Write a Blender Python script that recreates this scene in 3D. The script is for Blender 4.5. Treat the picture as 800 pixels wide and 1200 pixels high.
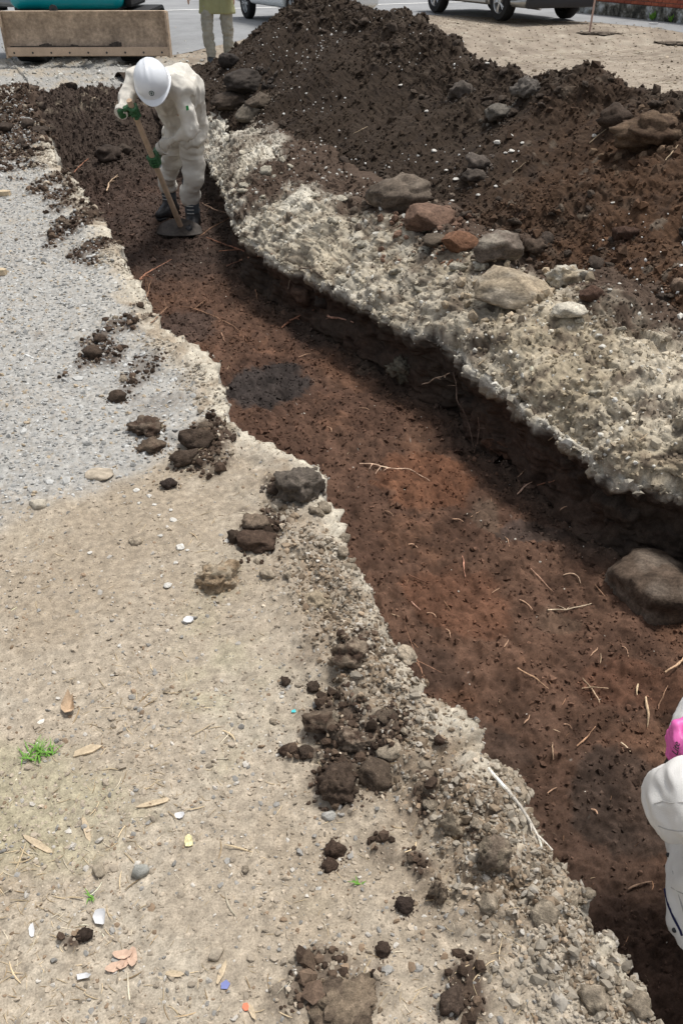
import bpy, math, random
import numpy as np
from mathutils import Vector, Matrix
sc = bpy.context.scene
for o in list(bpy.data.objects): bpy.data.objects.remove(o)
col = sc.collection
R_ = math.radians
rng = np.random.default_rng(7); random.seed(7)

# ------------------------------------------------------------------ camera
H = 1.5; FPX = 936.0; TH = math.atan(665 / 936)
cam = bpy.data.cameras.new('camera'); cam.sensor_fit = 'VERTICAL'; cam.sensor_height = 36
cam.lens = FPX / 1200 * 36; cam.clip_start = .05; cam.clip_end = 800
co = bpy.data.objects.new('camera', cam); col.objects.link(co)
co.location = (0, 0, H); co.rotation_euler = (math.pi / 2 - TH, 0, 0); sc.camera = co
# ------------------------------------------------------------------ light
SUN_AZ, SUN_EL = R_(48), R_(71)           # azimuth from +Y towards +X
w = bpy.data.worlds.new('World'); sc.world = w; w.use_nodes = True
nt = w.node_tree; nt.nodes.clear()
sky = nt.nodes.new('ShaderNodeTexSky'); sky.sky_type = 'NISHITA'; sky.sun_disc = False
sky.sun_elevation = SUN_EL; sky.sun_rotation = SUN_AZ; sky.dust_density = 4; sky.ozone_density = .6; sky.air_density = 1
hs = nt.nodes.new('ShaderNodeHueSaturation'); hs.inputs['Saturation'].default_value = .35
bg = nt.nodes.new('ShaderNodeBackground'); bg.inputs[1].default_value = .135
wo = nt.nodes.new('ShaderNodeOutputWorld')
nt.links.new(sky.outputs[0], hs.inputs['Color']); nt.links.new(hs.outputs[0], bg.inputs[0]); nt.links.new(bg.outputs[0], wo.inputs[0])
sl = bpy.data.lights.new('sun', 'SUN'); sl.energy = 2.6; sl.angle = R_(10); sl.color = (1, .965, .91)
so = bpy.data.objects.new('sun', sl); col.objects.link(so)
sd = Vector((math.sin(SUN_AZ) * math.cos(SUN_EL), math.cos(SUN_AZ) * math.cos(SUN_EL), math.sin(SUN_EL)))
so.rotation_euler = sd.to_track_quat('Z', 'Y').to_euler(); so.location = (6, 3, 9)
sc.view_settings.view_transform = 'Standard'; sc.view_settings.look = 'None'
sc.view_settings.exposure = 0.12; sc.view_settings.gamma = 1
sc.render.engine = 'CYCLES'
sc.cycles.max_bounces = 5; sc.cycles.diffuse_bounces = 3

# ------------------------------------------------------------------ frames
PH = R_(23.5); AX = np.array([-math.sin(PH), math.cos(PH)]); RX = np.array([math.cos(PH), math.sin(PH)])
CT, SN = math.cos(TH), math.sin(TH)
def ray(x, y):
    u = (x - 400) / FPX; v = (600 - y) / FPX
    return np.array([u, CT + v * SN, -SN + v * CT])
def at(x, y, z=0.0):
    d = ray(x, y); return d * ((z - H) / d[2]) + np.array([0, 0, H])
def st(p): return float(p[0] * AX[0] + p[1] * AX[1]), float(p[0] * RX[0] + p[1] * RX[1])
def wxy(s, t): return s * AX[0] + t * RX[0], s * AX[1] + t * RX[1]
def zfar(y): return .2 * np.clip((y - 14.5) / 3.5, 0, 1) ** 2 * (3 - 2 * np.clip((y - 14.5) / 3.5, 0, 1))

# ------------------------------------------------------------------ noise
def _h(ix, iy, iz, sd):
    n = (ix.astype(np.uint32) * np.uint32(73856093)) ^ (iy.astype(np.uint32) * np.uint32(19349663)) ^ (iz.astype(np.uint32) * np.uint32(83492791)) ^ np.uint32((sd * 2654435761) & 0xffffffff)
    n = (n ^ (n >> np.uint32(15))) * np.uint32(2246822519); n = (n ^ (n >> np.uint32(13))) * np.uint32(3266489917)
    return ((n ^ (n >> np.uint32(16))) & np.uint32(0xffffff)).astype(np.float32) / 16777215.
def vn(x, y, z, sd=0):
    x = np.asarray(x, np.float32); y = np.asarray(y, np.float32); z = np.asarray(z, np.float32) + np.zeros_like(x)
    fx, fy, fz = np.floor(x), np.floor(y), np.floor(z)
    ix, iy, iz = fx.astype(np.int32), fy.astype(np.int32), fz.astype(np.int32)
    u, v, q = x - fx, y - fy, z - fz
    u = u * u * (3 - 2 * u); v = v * v * (3 - 2 * v); q = q * q * (3 - 2 * q)
    def c(a, b, d): return _h(ix + a, iy + b, iz + d, sd)
    x00 = c(0,0,0)*(1-u)+c(1,0,0)*u; x10 = c(0,1,0)*(1-u)+c(1,1,0)*u
    x01 = c(0,0,1)*(1-u)+c(1,0,1)*u; x11 = c(0,1,1)*(1-u)+c(1,1,1)*u
    return ((x00*(1-v)+x10*v)*(1-q) + (x01*(1-v)+x11*v)*q) * 2 - 1
def fbm(x, y, z, f=1., oct=4, g=.5, sd=0, ridge=False):
    a = 1.; s = 0; n = 0
    for i in range(oct):
        v = vn(x*f + 17.3*i, y*f - 9.1*i, z*f + 4.7*i, sd + i)
        if ridge: v = 1 - 2*np.abs(v)
        s = s + a*v; n += a; a *= g; f *= 2.03
    return s / n * 1.6
def worley(x, y, f, sd=0):
    x = np.asarray(x, np.float32)*f; y = np.asarray(y, np.float32)*f
    ix, iy = np.floor(x).astype(np.int32), np.floor(y).astype(np.int32)
    d1 = np.full(x.shape, 9., np.float32); d2 = d1.copy(); idv = np.zeros(x.shape, np.float32); z0 = np.zeros_like(ix)
    for a in (-1, 0, 1):
        for b in (-1, 0, 1):
            px = ix+a+_h(ix+a, iy+b, z0, sd+1); py = iy+b+_h(ix+a, iy+b, z0, sd+2)
            d = np.sqrt((px-x)**2+(py-y)**2); m = d < d1
            d2 = np.where(m, d1, np.minimum(d2, d)); idv = np.where(m, _h(ix+a, iy+b, z0, sd+3), idv); d1 = np.where(m, d, d1)
    return d1, d2, idv
def lumps(x, y, f, sd=0, keep=.6):           # rounded clods, 0..1
    d1, d2, i = worley(x, y, f, sd)
    return np.clip((d2-d1)*1.6, 0, 1)**.6 * (i < keep) * (.4+.6*i/keep), i
def facets(x, y, f, sd=0, tilt=1.3, gap=.5):     # broken angular blocks: each cell its own height and lean, joints sunk
    x = np.asarray(x, np.float32)*f; y = np.asarray(y, np.float32)*f; ix, iy = np.floor(x).astype(np.int32), np.floor(y).astype(np.int32); z0 = np.zeros_like(ix)
    d1 = np.full(x.shape, 9., np.float32); d2 = d1.copy(); v = np.zeros(x.shape, np.float32)
    for a in (-1, 0, 1):
        for b in (-1, 0, 1):
            h1, h2, h3, h4, h5 = [_h(ix+a, iy+b, z0, sd+k) for k in range(5)]; dx = x-(ix+a+h1); dy = y-(iy+b+h2); d = np.sqrt(dx*dx+dy*dy); m = d < d1
            d2 = np.where(m, d1, np.minimum(d2, d)); v = np.where(m, (h3-.5)*1.2 + tilt*((h4-.5)*dx+(h5-.5)*dy)*2, v); d1 = np.where(m, d, d1)
    return v - gap*np.exp(-(d2-d1)/.07)
def sst(a, b, x): k = np.clip((x-a)/(b-a), 0, 1); return k*k*(3-2*k)
def mix(a, b, m): return a*(1-m[..., None]) + np.asarray(b, np.float32)*m[..., None]

# ------------------------------------------------------------------ mesh helpers
def mesh_np(name, V, F, mat=None, C=None, smooth=True, mi=None):
    me = bpy.data.meshes.new(name); V = np.asarray(V, np.float32); F = np.asarray(F, np.int32); n = F.shape[1]
    me.vertices.add(len(V)); me.vertices.foreach_set('co', V.ravel())
    me.loops.add(F.size); me.loops.foreach_set('vertex_index', F.ravel())
    me.polygons.add(len(F)); me.polygons.foreach_set('loop_start', np.arange(0, F.size, n, dtype=np.int32))
    if C is not None:
        at_ = me.attributes.new('Col', 'FLOAT_COLOR', 'POINT')
        c4 = np.ones((len(V), 4), np.float32); c4[:, :3] = C; at_.data.foreach_set('color', c4.ravel())
    me.polygons.foreach_set('use_smooth', np.full(len(F), smooth))
    if mat is not None:
        for m_ in (mat if isinstance(mat, (list, tuple)) else [mat]): me.materials.append(m_)
    me.update(calc_edges=True); return me
def link(name, me, parent=None, loc=None):
    o = bpy.data.objects.new(name, me); col.objects.link(o)
    if parent is not None: o.parent = parent
    if loc is not None: o.location = loc
    return o
def tag(o, label=None, cat=None, group=None, kind=None):
    if label: o['label'] = label
    if cat: o['category'] = cat
    if group: o['group'] = group
    if kind: o['kind'] = kind
    return o
def empty(name, loc, rz=0., label=None, cat=None, group=None):
    o = bpy.data.objects.new(name, None); col.objects.link(o); o.location = loc; o.rotation_euler = (0, 0, rz)
    return tag(o, label, cat, group)
def gridfaces(nr, nc):
    i = np.arange(nr-1)[:, None]*nc + np.arange(nc-1)[None]
    return np.stack([i, i+1, i+nc+1, i+nc], -1).reshape(-1, 4)

class MB:
    """collects boxes, tubes, discs and prisms into one mesh"""
    def __init__(s): s.v = []; s.f = []
    def add(s, v, f):
        n = len(s.v); s.v += [tuple(p) for p in v]; s.f += [tuple(i+n for i in q) for q in f]; return s
    def box(s, c, d, M=None, ch=0.):
        dx, dy, dz = [q/2 for q in d]; ch = min(ch, dx*.9, dy*.9, dz*.9)
        if ch <= 0:
            v = [Vector((a*dx, b*dy, e*dz)) for a in (-1, 1) for b in (-1, 1) for e in (-1, 1)]
            f = [(0,1,3,2),(4,6,7,5),(0,4,5,1),(2,3,7,6),(0,2,6,4),(1,5,7,3)]
        else:
            import bmesh
            bm = bmesh.new(); bmesh.ops.create_cube(bm, size=1)
            for q in bm.verts: q.co = Vector((q.co.x*dx*2, q.co.y*dy*2, q.co.z*dz*2))
            bmesh.ops.bevel(bm, geom=bm.edges[:], offset=ch, segments=2, affect='EDGES', profile=.6)
            bm.verts.ensure_lookup_table(); v = [q.co.copy() for q in bm.verts]; f = [[q.index for q in e.verts] for e in bm.faces]; bm.free()
        if M is not None: v = [M @ p for p in v]
        return s.add([p + Vector(c) for p in v], f)
    def tube(s, pts, rad, n=8, cap=True):
        P = [Vector(p) for p in pts]; m = len(P); rad = rad if hasattr(rad, '__len__') else [rad]*m
        v = []; f = []; t0 = (P[1]-P[0]).normalized(); u = t0.orthogonal().normalized()
        for i, p in enumerate(P):
            t = (P[min(i+1, m-1)]-P[max(i-1, 0)]).normalized(); u = (u - t*u.dot(t)).normalized(); w_ = t.cross(u)
            for k in range(n):
                a = 2*math.pi*k/n; v.append(p + (u*math.cos(a)+w_*math.sin(a))*rad[i])
        for i in range(m-1):
            for k in range(n): f.append((i*n+k, i*n+(k+1) % n, (i+1)*n+(k+1) % n, (i+1)*n+k))
        if cap: f.append(tuple(range(n))[::-1]); f.append(tuple(range((m-1)*n, m*n)))
        return s.add(v, f)
    def lathe(s, prof, c, axis='X', n=32, M=None):   # prof: (r, h) list round an axis
        v = []; f = []
        for r, h in prof:
            for k in range(n):
                a = 2*math.pi*k/n; q = (h, r*math.cos(a), r*math.sin(a)) if axis == 'X' else ((r*math.cos(a), h, r*math.sin(a)) if axis == 'Y' else (r*math.cos(a), r*math.sin(a), h))
                v.append(Vector(q)+Vector(c))
        for i in range(len(prof)-1):
            for k in range(n): f.append((i*n+k, i*n+(k+1) % n, (i+1)*n+(k+1) % n, (i+1)*n+k))
        return s.add(v, f)
    def prism(s, poly, z0, z1, plane='XY', ch=0):
        n = len(poly)
        def p3(p, z): return (p[0], p[1], z) if plane == 'XY' else ((z, p[0], p[1]) if plane == 'YZ' else (p[0], z, p[1]))
        v = [p3(p, z0) for p in poly]+[p3(p, z1) for p in poly]
        f = [tuple(range(n))[::-1], tuple(range(n, 2*n))]+[(i, (i+1) % n, n+(i+1) % n, n+i) for i in range(n)]
        return s.add(v, f)
    def build(s, name, mat, parent=None, loc=None, smooth=False):
        import bmesh
        me = bpy.data.meshes.new(name); me.from_pydata(s.v, [], s.f); me.materials.append(mat)
        bm = bmesh.new(); bm.from_mesh(me); bmesh.ops.recalc_face_normals(bm, faces=bm.faces[:]); bm.to_mesh(me); bm.free()
        if smooth: me.polygons.foreach_set('use_smooth', [True]*len(me.polygons)); me.set_sharp_from_angle(angle=R_(38))
        me.update(); return link(name, me, parent, loc)

# ------------------------------------------------------------------ materials
def nmat(name, rough=.9, spec=.25, metal=0):
    m = bpy.data.materials.new(name); m.use_nodes = True; n = m.node_tree; b = n.nodes['Principled BSDF']
    b.inputs['Roughness'].default_value = rough; b.inputs['Specular IOR Level'].default_value = spec; b.inputs['Metallic'].default_value = metal
    return m, n, b
def noise_node(n, scale, detail=4, rough=.6, coord='Object'):
    tc = n.nodes.get('TC') or n.nodes.new('ShaderNodeTexCoord'); tc.name = 'TC'
    t = n.nodes.new('ShaderNodeTexNoise'); t.inputs['Scale'].default_value = scale; t.inputs['Detail'].default_value = detail; t.inputs['Roughness'].default_value = rough
    n.links.new(tc.outputs[coord], t.inputs['Vector']); return t
def modulate(n, src, tex, lo, hi, a=.3, b=.7):
    mr = n.nodes.new('ShaderNodeMapRange'); mr.inputs[1].default_value = a; mr.inputs[2].default_value = b; mr.inputs[3].default_value = lo; mr.inputs[4].default_value = hi
    n.links.new(tex, mr.inputs[0]); v = n.nodes.new('ShaderNodeVectorMath'); v.operation = 'SCALE'
    n.links.new(src, v.inputs[0]); n.links.new(mr.outputs[0], v.inputs['Scale']); return v.outputs[0]
def earth(name, c=None, s1=45, s2=260, v1=(.72, 1.3), v2=(.7, 1.35), bump=.0022, rough=.95, coord='Object'):
    m, n, b = nmat(name, rough, .15)
    if c is None:
        a = n.nodes.new('ShaderNodeAttribute'); a.attribute_name = 'Col'; src = a.outputs['Color']
    else:
        a = n.nodes.new('ShaderNodeRGB'); a.outputs[0].default_value = (*c, 1); src = a.outputs[0]
    t1 = noise_node(n, s1, 5, .65, coord); t2 = noise_node(n, s2, 3, .7, coord)
    src = modulate(n, src, t1.outputs[0], *v1); src = modulate(n, src, t2.outputs[0], *v2)
    n.links.new(src, b.inputs['Base Color'])
    bp = n.nodes.new('ShaderNodeBump'); bp.inputs['Distance'].default_value = bump; bp.inputs['Strength'].default_value = .9
    ad = n.nodes.new('ShaderNodeMath'); ad.operation = 'MULTIPLY_ADD'; ad.inputs[1].default_value = .35
    n.links.new(t2.outputs[0], ad.inputs[0]); n.links.new(t1.outputs[0], ad.inputs[2]); n.links.new(ad.outputs[0], bp.inputs['Height']); n.links.new(bp.outputs[0], b.inputs['Normal'])
    return m
M = {}
M['ground'] = earth('earth_surface'); M['pebble'] = earth('pebble_stone', s1=60, s2=500, v1=(.85, 1.15), v2=(.85, 1.15), bump=.0006)
M['heap'] = earth('heap_soil', s1=60, s2=320, v1=(.7, 1.35), v2=(.7, 1.4), bump=.003)
M['clod'] = earth('clod_soil', s1=3.2, s2=14, v1=(.6, 1.4), v2=(.65, 1.4), bump=.006)
M['stone'] = earth('bare_stone', s1=2.5, s2=16, v1=(.8, 1.2), v2=(.8, 1.2), bump=.003)
M['root'] = earth('root_bark', s1=90, s2=400, v1=(.6, 1.4), bump=.0006)
M['asphalt'] = earth('worn_asphalt', (.27, .275, .28), 1.6, 70, (.85, 1.15), (.8, 1.2), .002)
M['line'] = earth('road_paint', (.78, .78, .76), 8, 90, (.85, 1.1), (.9, 1.1), .001)
def plain(name, c, rough=.5, spec=.5, metal=0, s=20, v=(.9, 1.1), bump=0., coat=0):
    m, n, b = nmat(name, rough, spec, metal)
    a = n.nodes.new('ShaderNodeRGB'); a.outputs[0].default_value = (*c, 1); t = noise_node(n, s, 4, .6)
    n.links.new(modulate(n, a.outputs[0], t.outputs[0], *v), b.inputs['Base Color'])
    if bump:
        bp = n.nodes.new('ShaderNodeBump'); bp.inputs['Distance'].default_value = bump; n.links.new(t.outputs[0], bp.inputs['Height']); n.links.new(bp.outputs[0], b.inputs['Normal'])
    b.inputs['Coat Weight'].default_value = coat
    return m
def cloth(name, c, dirt=None, s=12):
    m, n, b = nmat(name, .9, .15)
    a = n.nodes.new('ShaderNodeRGB'); a.outputs[0].default_value = (*c, 1)
    t = noise_node(n, s, 5, .6); t2 = noise_node(n, 600, 2, .5); src = modulate(n, a.outputs[0], t.outputs[0], .9, 1.06)
    if dirt is not None:
        mx = n.nodes.new('ShaderNodeMix'); mx.data_type = 'RGBA'; t3 = noise_node(n, 5, 6, .7)
        mr = n.nodes.new('ShaderNodeMapRange'); mr.inputs[1].default_value = .5; mr.inputs[2].default_value = .75; mr.inputs[4].default_value = .6
        n.links.new(t3.outputs[0], mr.inputs[0]); n.links.new(mr.outputs[0], mx.inputs[0]); n.links.new(src, mx.inputs[6]); mx.inputs[7].default_value = (*dirt, 1); src = mx.outputs[2]
    n.links.new(src, b.inputs['Base Color'])
    bp = n.nodes.new('ShaderNodeBump'); bp.inputs['Distance'].default_value = .0008; n.links.new(t2.outputs[0], bp.inputs['Height']); n.links.new(bp.outputs[0], b.inputs['Normal'])
    return m
#==GROUND==
# ------------------------------------------------------------------ trench outline, found on the ground plane
LPX = [(35,105),(65,190),(95,225),(130,275),(165,340),(185,385),(215,400),(245,430),(275,500),(325,530),(372,555),(385,595),(395,616),(410,661),(440,717),(462,770),(519,840),(555,886),(601,937),(637,1014),(691,1055),(693,1096),(719,1147),(755,1199)]
RPX = [(245,190),(262,225),(281,282),(322,305),(367,327),(401,342),(439,365),(475,390),(535,415),(550,440),(610,480),(665,520),(710,560),(770,575),(800,590)]
def curve(pts, z):
    q = sorted(st(at(x, y, z)) for x, y in pts); return np.array([a[0] for a in q]), np.array([a[1] for a in q])
Ls, Lt = curve(LPX, 0.); Rs, Rt = curve(RPX, -.1)
S_END = 9.4
def tl(s): return np.interp(s, Ls, Lt) + .018*fbm(s, s*0, s*0+3, 9, 3, .6, 5)
def tr(s): return np.interp(s, Rs, Rt) + .03*fbm(s, s*0, s*0+9, 5, 4, .6, 8)
def depth(s): return .45 - .03*sst(4, 7, s)

def cluster(px, py, rx, ry, z=0.0):          # a blob on the ground, centre and radii found from where it lies
    c = at(px, py, z); d = abs(at(px+rx, py, z)[0]-c[0]); e = abs(at(px, py-ry, z)[1]-at(px, py+ry, z)[1])/2
    return c[0], c[1], d, e
def blob(x, y, b, soft=.5):
    d = np.sqrt(((x-b[0])/b[2])**2 + ((y-b[1])/b[3])**2); return d
# rows along the trench
rows = [-3., -2.4, -1.8, -1.3, -.9, -.6, -.4, -.25]
s = -.15
while s < 12.5: rows.append(s); s += min(.0044*max(.85, s+.25)**1.22, .026)
while s < 40: rows.append(s); s += .22*max(1, (s-10)/4)
rows += [45, 55, 70, 100, 160, 300, 600]
rows = np.array(rows, np.float32); NR = len(rows)
cA0 = -np.geomspace(60, 1.1, 16)
kA = np.linspace(0, 1, 180); kB = np.linspace(0, 1, 26)[1:]; kC = np.linspace(0, 1, 180)[1:]; kD = np.linspace(0, 1, 70)[1:]; kE = np.linspace(0, 1, 165)[1:]
cF = np.concatenate([np.linspace(.82, 3, 20)[1:], np.geomspace(3, 14, 95)[1:], np.geomspace(14, 500, 14)[1:]])
TL = tl(rows)[:, None]; TR = tr(rows)[:, None]; S = rows[:, None]
e = 1 - sst(S_END-.55, S_END+.55, S + .12*fbm(S, S*0, S*0, 2, 2)); D = depth(S)*e
one = np.ones_like(S)
seg_t = []; seg_z = []; seg_i = []
def seg(t, z, i): t, z = np.broadcast_arrays(t, z); seg_t.append(t); seg_z.append(z); seg_i.append(np.full(t.shape[1], i))
seg(cA0[None]*one, 0*one, 0)
seg(-.95 + kA[None]*(TL+.95), 0*one, 0)
seg(TL + .05*kB[None]**.7, -D*kB[None], 1)
a0 = TL+.05; a1 = TR+.035
seg(a0 + kC[None]*(a1-a0), -D, 2)
# right wall: dark undercut face, then the pale crust above bulging out over it
q = kD[None]; wz = -D + (D+.05)*q
wt = np.where(q < .55, a1 + .03*np.sin(q/.55*math.pi*.9), 0) ; lipx = np.interp(q[0], [0, .12, .45, .65, .8, .92, 1], [.035, .03, .060, .045, .0, -.008, .012])
wz = np.interp(q[0], [0, .55, .74, .9, 1], [0, .58, .77, .93, 1.0])[None]*(D-.075*e) - D
seg(TR + lipx[None]*1.0, wz, 3)
seg(TR+.012 + kE[None]*.803, (-.075 + .285*(1-(1-kE[None])**2.6)**.8)*e, 4)
seg(TR + cF[None], .21*e*np.exp(-((cF[None]-.82)/1.2)**2)*one, 5)
T = np.concatenate(seg_t, 1).astype(np.float32); Z = np.concatenate([np.broadcast_to(z, (NR, z.shape[1])) for z in seg_z], 1).astype(np.float32)
I = np.broadcast_to(np.concatenate(seg_i)[None], T.shape); SS = np.broadcast_to(S, T.shape).astype(np.float32); NC = T.shape[1]
EE = np.broadcast_to(e, T.shape); X = SS*AX[0]+T*RX[0]; Y = SS*AX[1]+T*RX[1]
Z = Z + np.where(I >= 0, zfar(Y), 0)
# mounded soil past the end of the trench
endm = np.exp(-((SS-S_END-.75)/.42)**2)*sst(.2, .9, T)*(1-sst(2.3, 3.2, T))*.17; Z = Z + endm
dl = TL - T                                # distance left of the left lip
dr = T - TR
wx = X + .05*fbm(X, Y, Z, 4, 3, sd=40); wy = Y + .05*fbm(X, Y, Z+7, 4, 3, sd=41)
# low crumbly windrow by the left lip
wr = np.exp(-((dl-.10)/.12)**2)*(I == 0)
Z = Z + wr*(.018+.022*sst(2.7, 1.7, Y)+.024*fbm(X, Y, X*0, 3, 3, sd=11))*EE
topleft = np.clip(1.15-blob(wx, wy, cluster(20, 150, 62, 62)), 0, 1)*(I <= 1)
Z = Z + .10*topleft*(.6+.4*fbm(X, Y, X*0, 4, 3, sd=12))*(I == 0)
# spoil at the foot of the end slope, and soft rises on the floor
fl = (I == 2)
Z = Z + fl*(.012*fbm(X, Y, X*0, 1.6, 3, sd=15)+.006*fbm(X, Y, X*0, 7, 3, sd=16))
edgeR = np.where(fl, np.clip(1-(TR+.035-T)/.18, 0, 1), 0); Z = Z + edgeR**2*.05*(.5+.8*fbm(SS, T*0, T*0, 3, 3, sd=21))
edgeL = np.where(fl, np.clip(1-(T-TL-.05)/.12, 0, 1), 0); Z = Z + edgeL**2*.03
b = cluster(137, 200, 60, 26, -.4); Z = Z + np.clip(1-blob(wx, wy, b), 0, 1)*.16*fl
# bank and lip relief
bank = (I == 4)
Z = Z + bank*.05*fbm(SS*.6, T, T*0, 3.2, 3, sd=23)
P = np.stack([X, Y, Z], -1)
def normals(P):
    du = np.gradient(P, axis=0); dv = np.gradient(P, axis=1); n = np.cross(dv, du); return n/np.maximum(np.linalg.norm(n, axis=-1, keepdims=True), 1e-9)
N = normals(P)
near = 1/(1+np.maximum(0, Y-14)/6)
# ---- masks
gp = [at(*q)[:2] for q in ((-60, 620), (0, 590), (80, 565), (165, 548), (225, 520), (290, 480))]
gx = np.array([p[0] for p in gp]); gy = np.array([p[1] for p in gp])
gravel = sst(-.10, .10, Y - np.interp(X, gx, gy) + .16*fbm(X, Y, X*0, 3, 4, sd=30))*(I == 0)*sst(.07, .17, dl + .07*fbm(X, Y, X*0, 5, 4, sd=36))
leftpatch = [(88,262,30,24,1),(104,297,26,16,.9),(70,245,18,10,.6),(128,400,30,26,.75),(148,380,22,24,.7),(168,438,26,26,.45),(228,518,36,28,1),(252,545,20,14,.6),(205,470,30,30,.3),
    (302,628,26,15,.95),(285,605,14,10,.7),(255,672,16,14,.3),(340,575,20,14,.5),(408,770,26,22,.55),(380,842,34,26,.75),(440,880,36,46,.85),(398,912,26,26,.95),(350,880,22,10,.8),(425,940,20,30,.6),
    (505,1035,18,34,.8),(570,995,20,28,.75),(525,940,22,40,.5),(470,1010,24,24,.45),(530,1165,22,34,.85),(400,1175,46,36,.65),(600,1080,20,14,.4),(480,790,26,20,.4),(40,395,10,6,.3),(97,1092,9,8,.9),(85,1090,8,6,.6),
    (20,120,60,36,1.05),(22,175,54,40,.95),(60,215,26,16,.6),(75,230,20,8,.8),(5,150,30,80,.8),(80,440,9,6,.5),(350,1190,30,20,.4),(450,745,16,12,.4),(345,775,14,10,.3)]
dark = np.zeros_like(X); nz = fbm(X, Y, X*0, 9, 5, .62, sd=31)
for b in leftpatch:
    dd = blob(wx, wy, cluster(*b[:4])); dark = np.maximum(dark, b[4]*sst(1.25, .35, dd+.75*nz))
dark = dark*(I <= 1)
def L(x, y, f, sd, keep=.6): return lumps(x, y, f, sd, keep)
lw = SS*1.0
n2 = fbm(X, Y, Z, 22, 4, .6, sd=50); n1 = fbm(X, Y, Z, 5, 4, .55, sd=51); n3 = fbm(X, Y, Z, 90, 3, .6, sd=52)
Lm, Li = L(wx, wy, 42, 60, .75); Ls2, Ls2i = L(X, Y, 95, 61, .8); Lb, Lbi = L(wx, wy, 15, 62, .5)
# ---- displacement along the normal
nearlip = np.exp(-np.maximum(0, dl)/.16)*(I == 0)
fa = facets(wx+.3*wy, wy, 7, 140, .9); fb_ = facets(wx, wy, 20, 145); fc = facets(X, Y, 44, 150); fw = facets(SS+.2*n1, Z*1.4+.3*SS, 7, 155)
berm = np.exp(-((dl-.13)/.12)**2)*(I == 0)*sst(2.7, 1.7, Y)*(SS > -.5)*sst(-.5, .3, fbm(X, Y, X*0, 3.5, 3, sd=17)+.2)
d = np.zeros_like(X)
d += (I == 0)*(.006*n1 + .0035*n2 + .0028*Ls2*(.6+.3*gravel) + .002*n3)
d += (I == 0)*nearlip*EE*(.018*n2 + .010*Lm + .014*Lb + .016*n1 + .010*np.maximum(0, nz))
d += dark*(I <= 1)*(.016*Lm + .022*Lb + .008)
d += (I == 1)*(.012*n1+.010*n2)
scr = fbm(SS*2.2+T*1.2, T*9-SS*3, T*0, 2.2, 4, .6, sd=72)
Lf, Lfi = L(X, Y, 55, 66, .7)
d += fl*(.009*Lf*sst(-.4, .5, fbm(X, Y, X*0, 3, 3, sd=67)) + .013*n2 + .0040*n3 + .013*Lm*sst(-.3, .4, n1) + .012*n1 + .006*Ls2 + .009*scr + .014*Lb*sst(0, .5, fbm(X, Y, X*0, 1.5, 3, sd=73)))
wallw = (I == 3)
str1 = fbm(SS*9+Z*4, Z*3, T*2, 3.5, 4, .6, sd=70)          # torn, slanting bite marks
crk = fbm(SS*1.2+T*.8, T*1.6-SS*.5, Z, 9, 4, .55, sd=74, ridge=True)
frn = fbm((SS+Z)*3, (Z-SS*.2)*1.2, T, 16, 3, .6, sd=71)
up = sst(-.22, -.12, Z)
d += wallw*EE*((.026*n1+.012*n2+.012*str1+.02*Lb)*(1-up) + up*(.030*n1+.020*str1+.010*frn+.016*fb_+.006*fc))
d += wallw*EE*(1-up)*.028*fw
d += berm*(.014*fa+.012*fb_+.008*fc+.01*n1) + nearlip*(1-berm)*.004*fc
d += bank*EE*(.030*n1 + .007*n2 + .020*fa + .009*fb_ + .003*fc + .012*str1*sst(.9, 0, dr) + .005*crk + .002*n3 + .012*frn*sst(.4, 0, dr) + .005*Ls2)
d += (I == 5)*near*(.012*n1+.010*n2+.012*Lm*EE)
d += endm*3*(.05*Lb+.03*n1)
d += (SS > S_END-1.4)*(SS < S_END+1.6)*(I >= 1)*(I <= 4)*(.03*Lb+.02*n1+.01*Lm)
d += topleft*.03*Lb
d *= np.where((Y > 60) | (Y < -3), 0, 1)
# boulder bulging from the floor by the right wall and bitten hollow at the lip are separate things
P = P + N*d[..., None]; N = normals(P)
X, Y, Z = P[..., 0], P[..., 1], P[..., 2]
# ---- colour of the soil layers, with some shade painted into the floor
c_grav = np.array([.325, .318, .298]); c_tan = np.array([.335, .285, .22]); c_pale = np.array([.52, .49, .42]); c_dark = np.array([.060, .042, .031])
c_red = np.array([.080, .046, .031]); c_brown = np.array([.062, .035, .024]); c_wall = np.array([.060, .046, .036])
m1 = fbm(X, Y, Z, 2.2, 5, .6, sd=80); m2 = fbm(X, Y, Z, 14, 4, .6, sd=81); m3 = fbm(X, Y, Z, 60, 3, .65, sd=82)
C = np.zeros(X.shape+(3,), np.float32) + c_tan
C = mix(C, c_grav, gravel); C = mix(C, [.27, .22, .16], sst(.1, .6, m1+.4*m2)*.6*(I == 0)*(1-.6*gravel)); C = mix(C, [.42, .38, .31], sst(.2, .6, -m1+.3*m2)*.4*(I == 0)*(1-gravel))
C = mix(C, [.33, .31, .20], sst(.25, .7, fbm(X, Y, X*0, 3, 4, sd=83))*.5*(I == 0)*(1-gravel)*sst(.9, .0, Y-1.3+.0*X)*sst(.3, -.4, X))
C = mix(C, c_pale, nearlip*(.45+.25*(Y > 5))*EE)
C = mix(C, c_pale*np.array([1, .98, .93]), sst(0.5, .9, nearlip)*.6*EE)
C = mix(C, c_tan*.8, (Ls2i > .8)*.35*(I == 0)); C = mix(C, [.27, .215, .155], sst(-.15, .5, m2+.5*m1)*.75*(I == 0)*sst(.1, .6, nearlip)*(1-gravel))
C = mix(C, [.225, .175, .125], np.clip(berm, 0, 1)*sst(-.5, .4, m2+.4*n2+.2)*.75); C = mix(C, [.12, .09, .065], np.clip(berm, 0, 1)*sst(.3, .8, m2+.5*m1)*.6)
C = mix(C, c_dark*1.15, np.clip(dark*1.15, 0, 1)*sst(-.55, .1, m2+dark))
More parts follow.
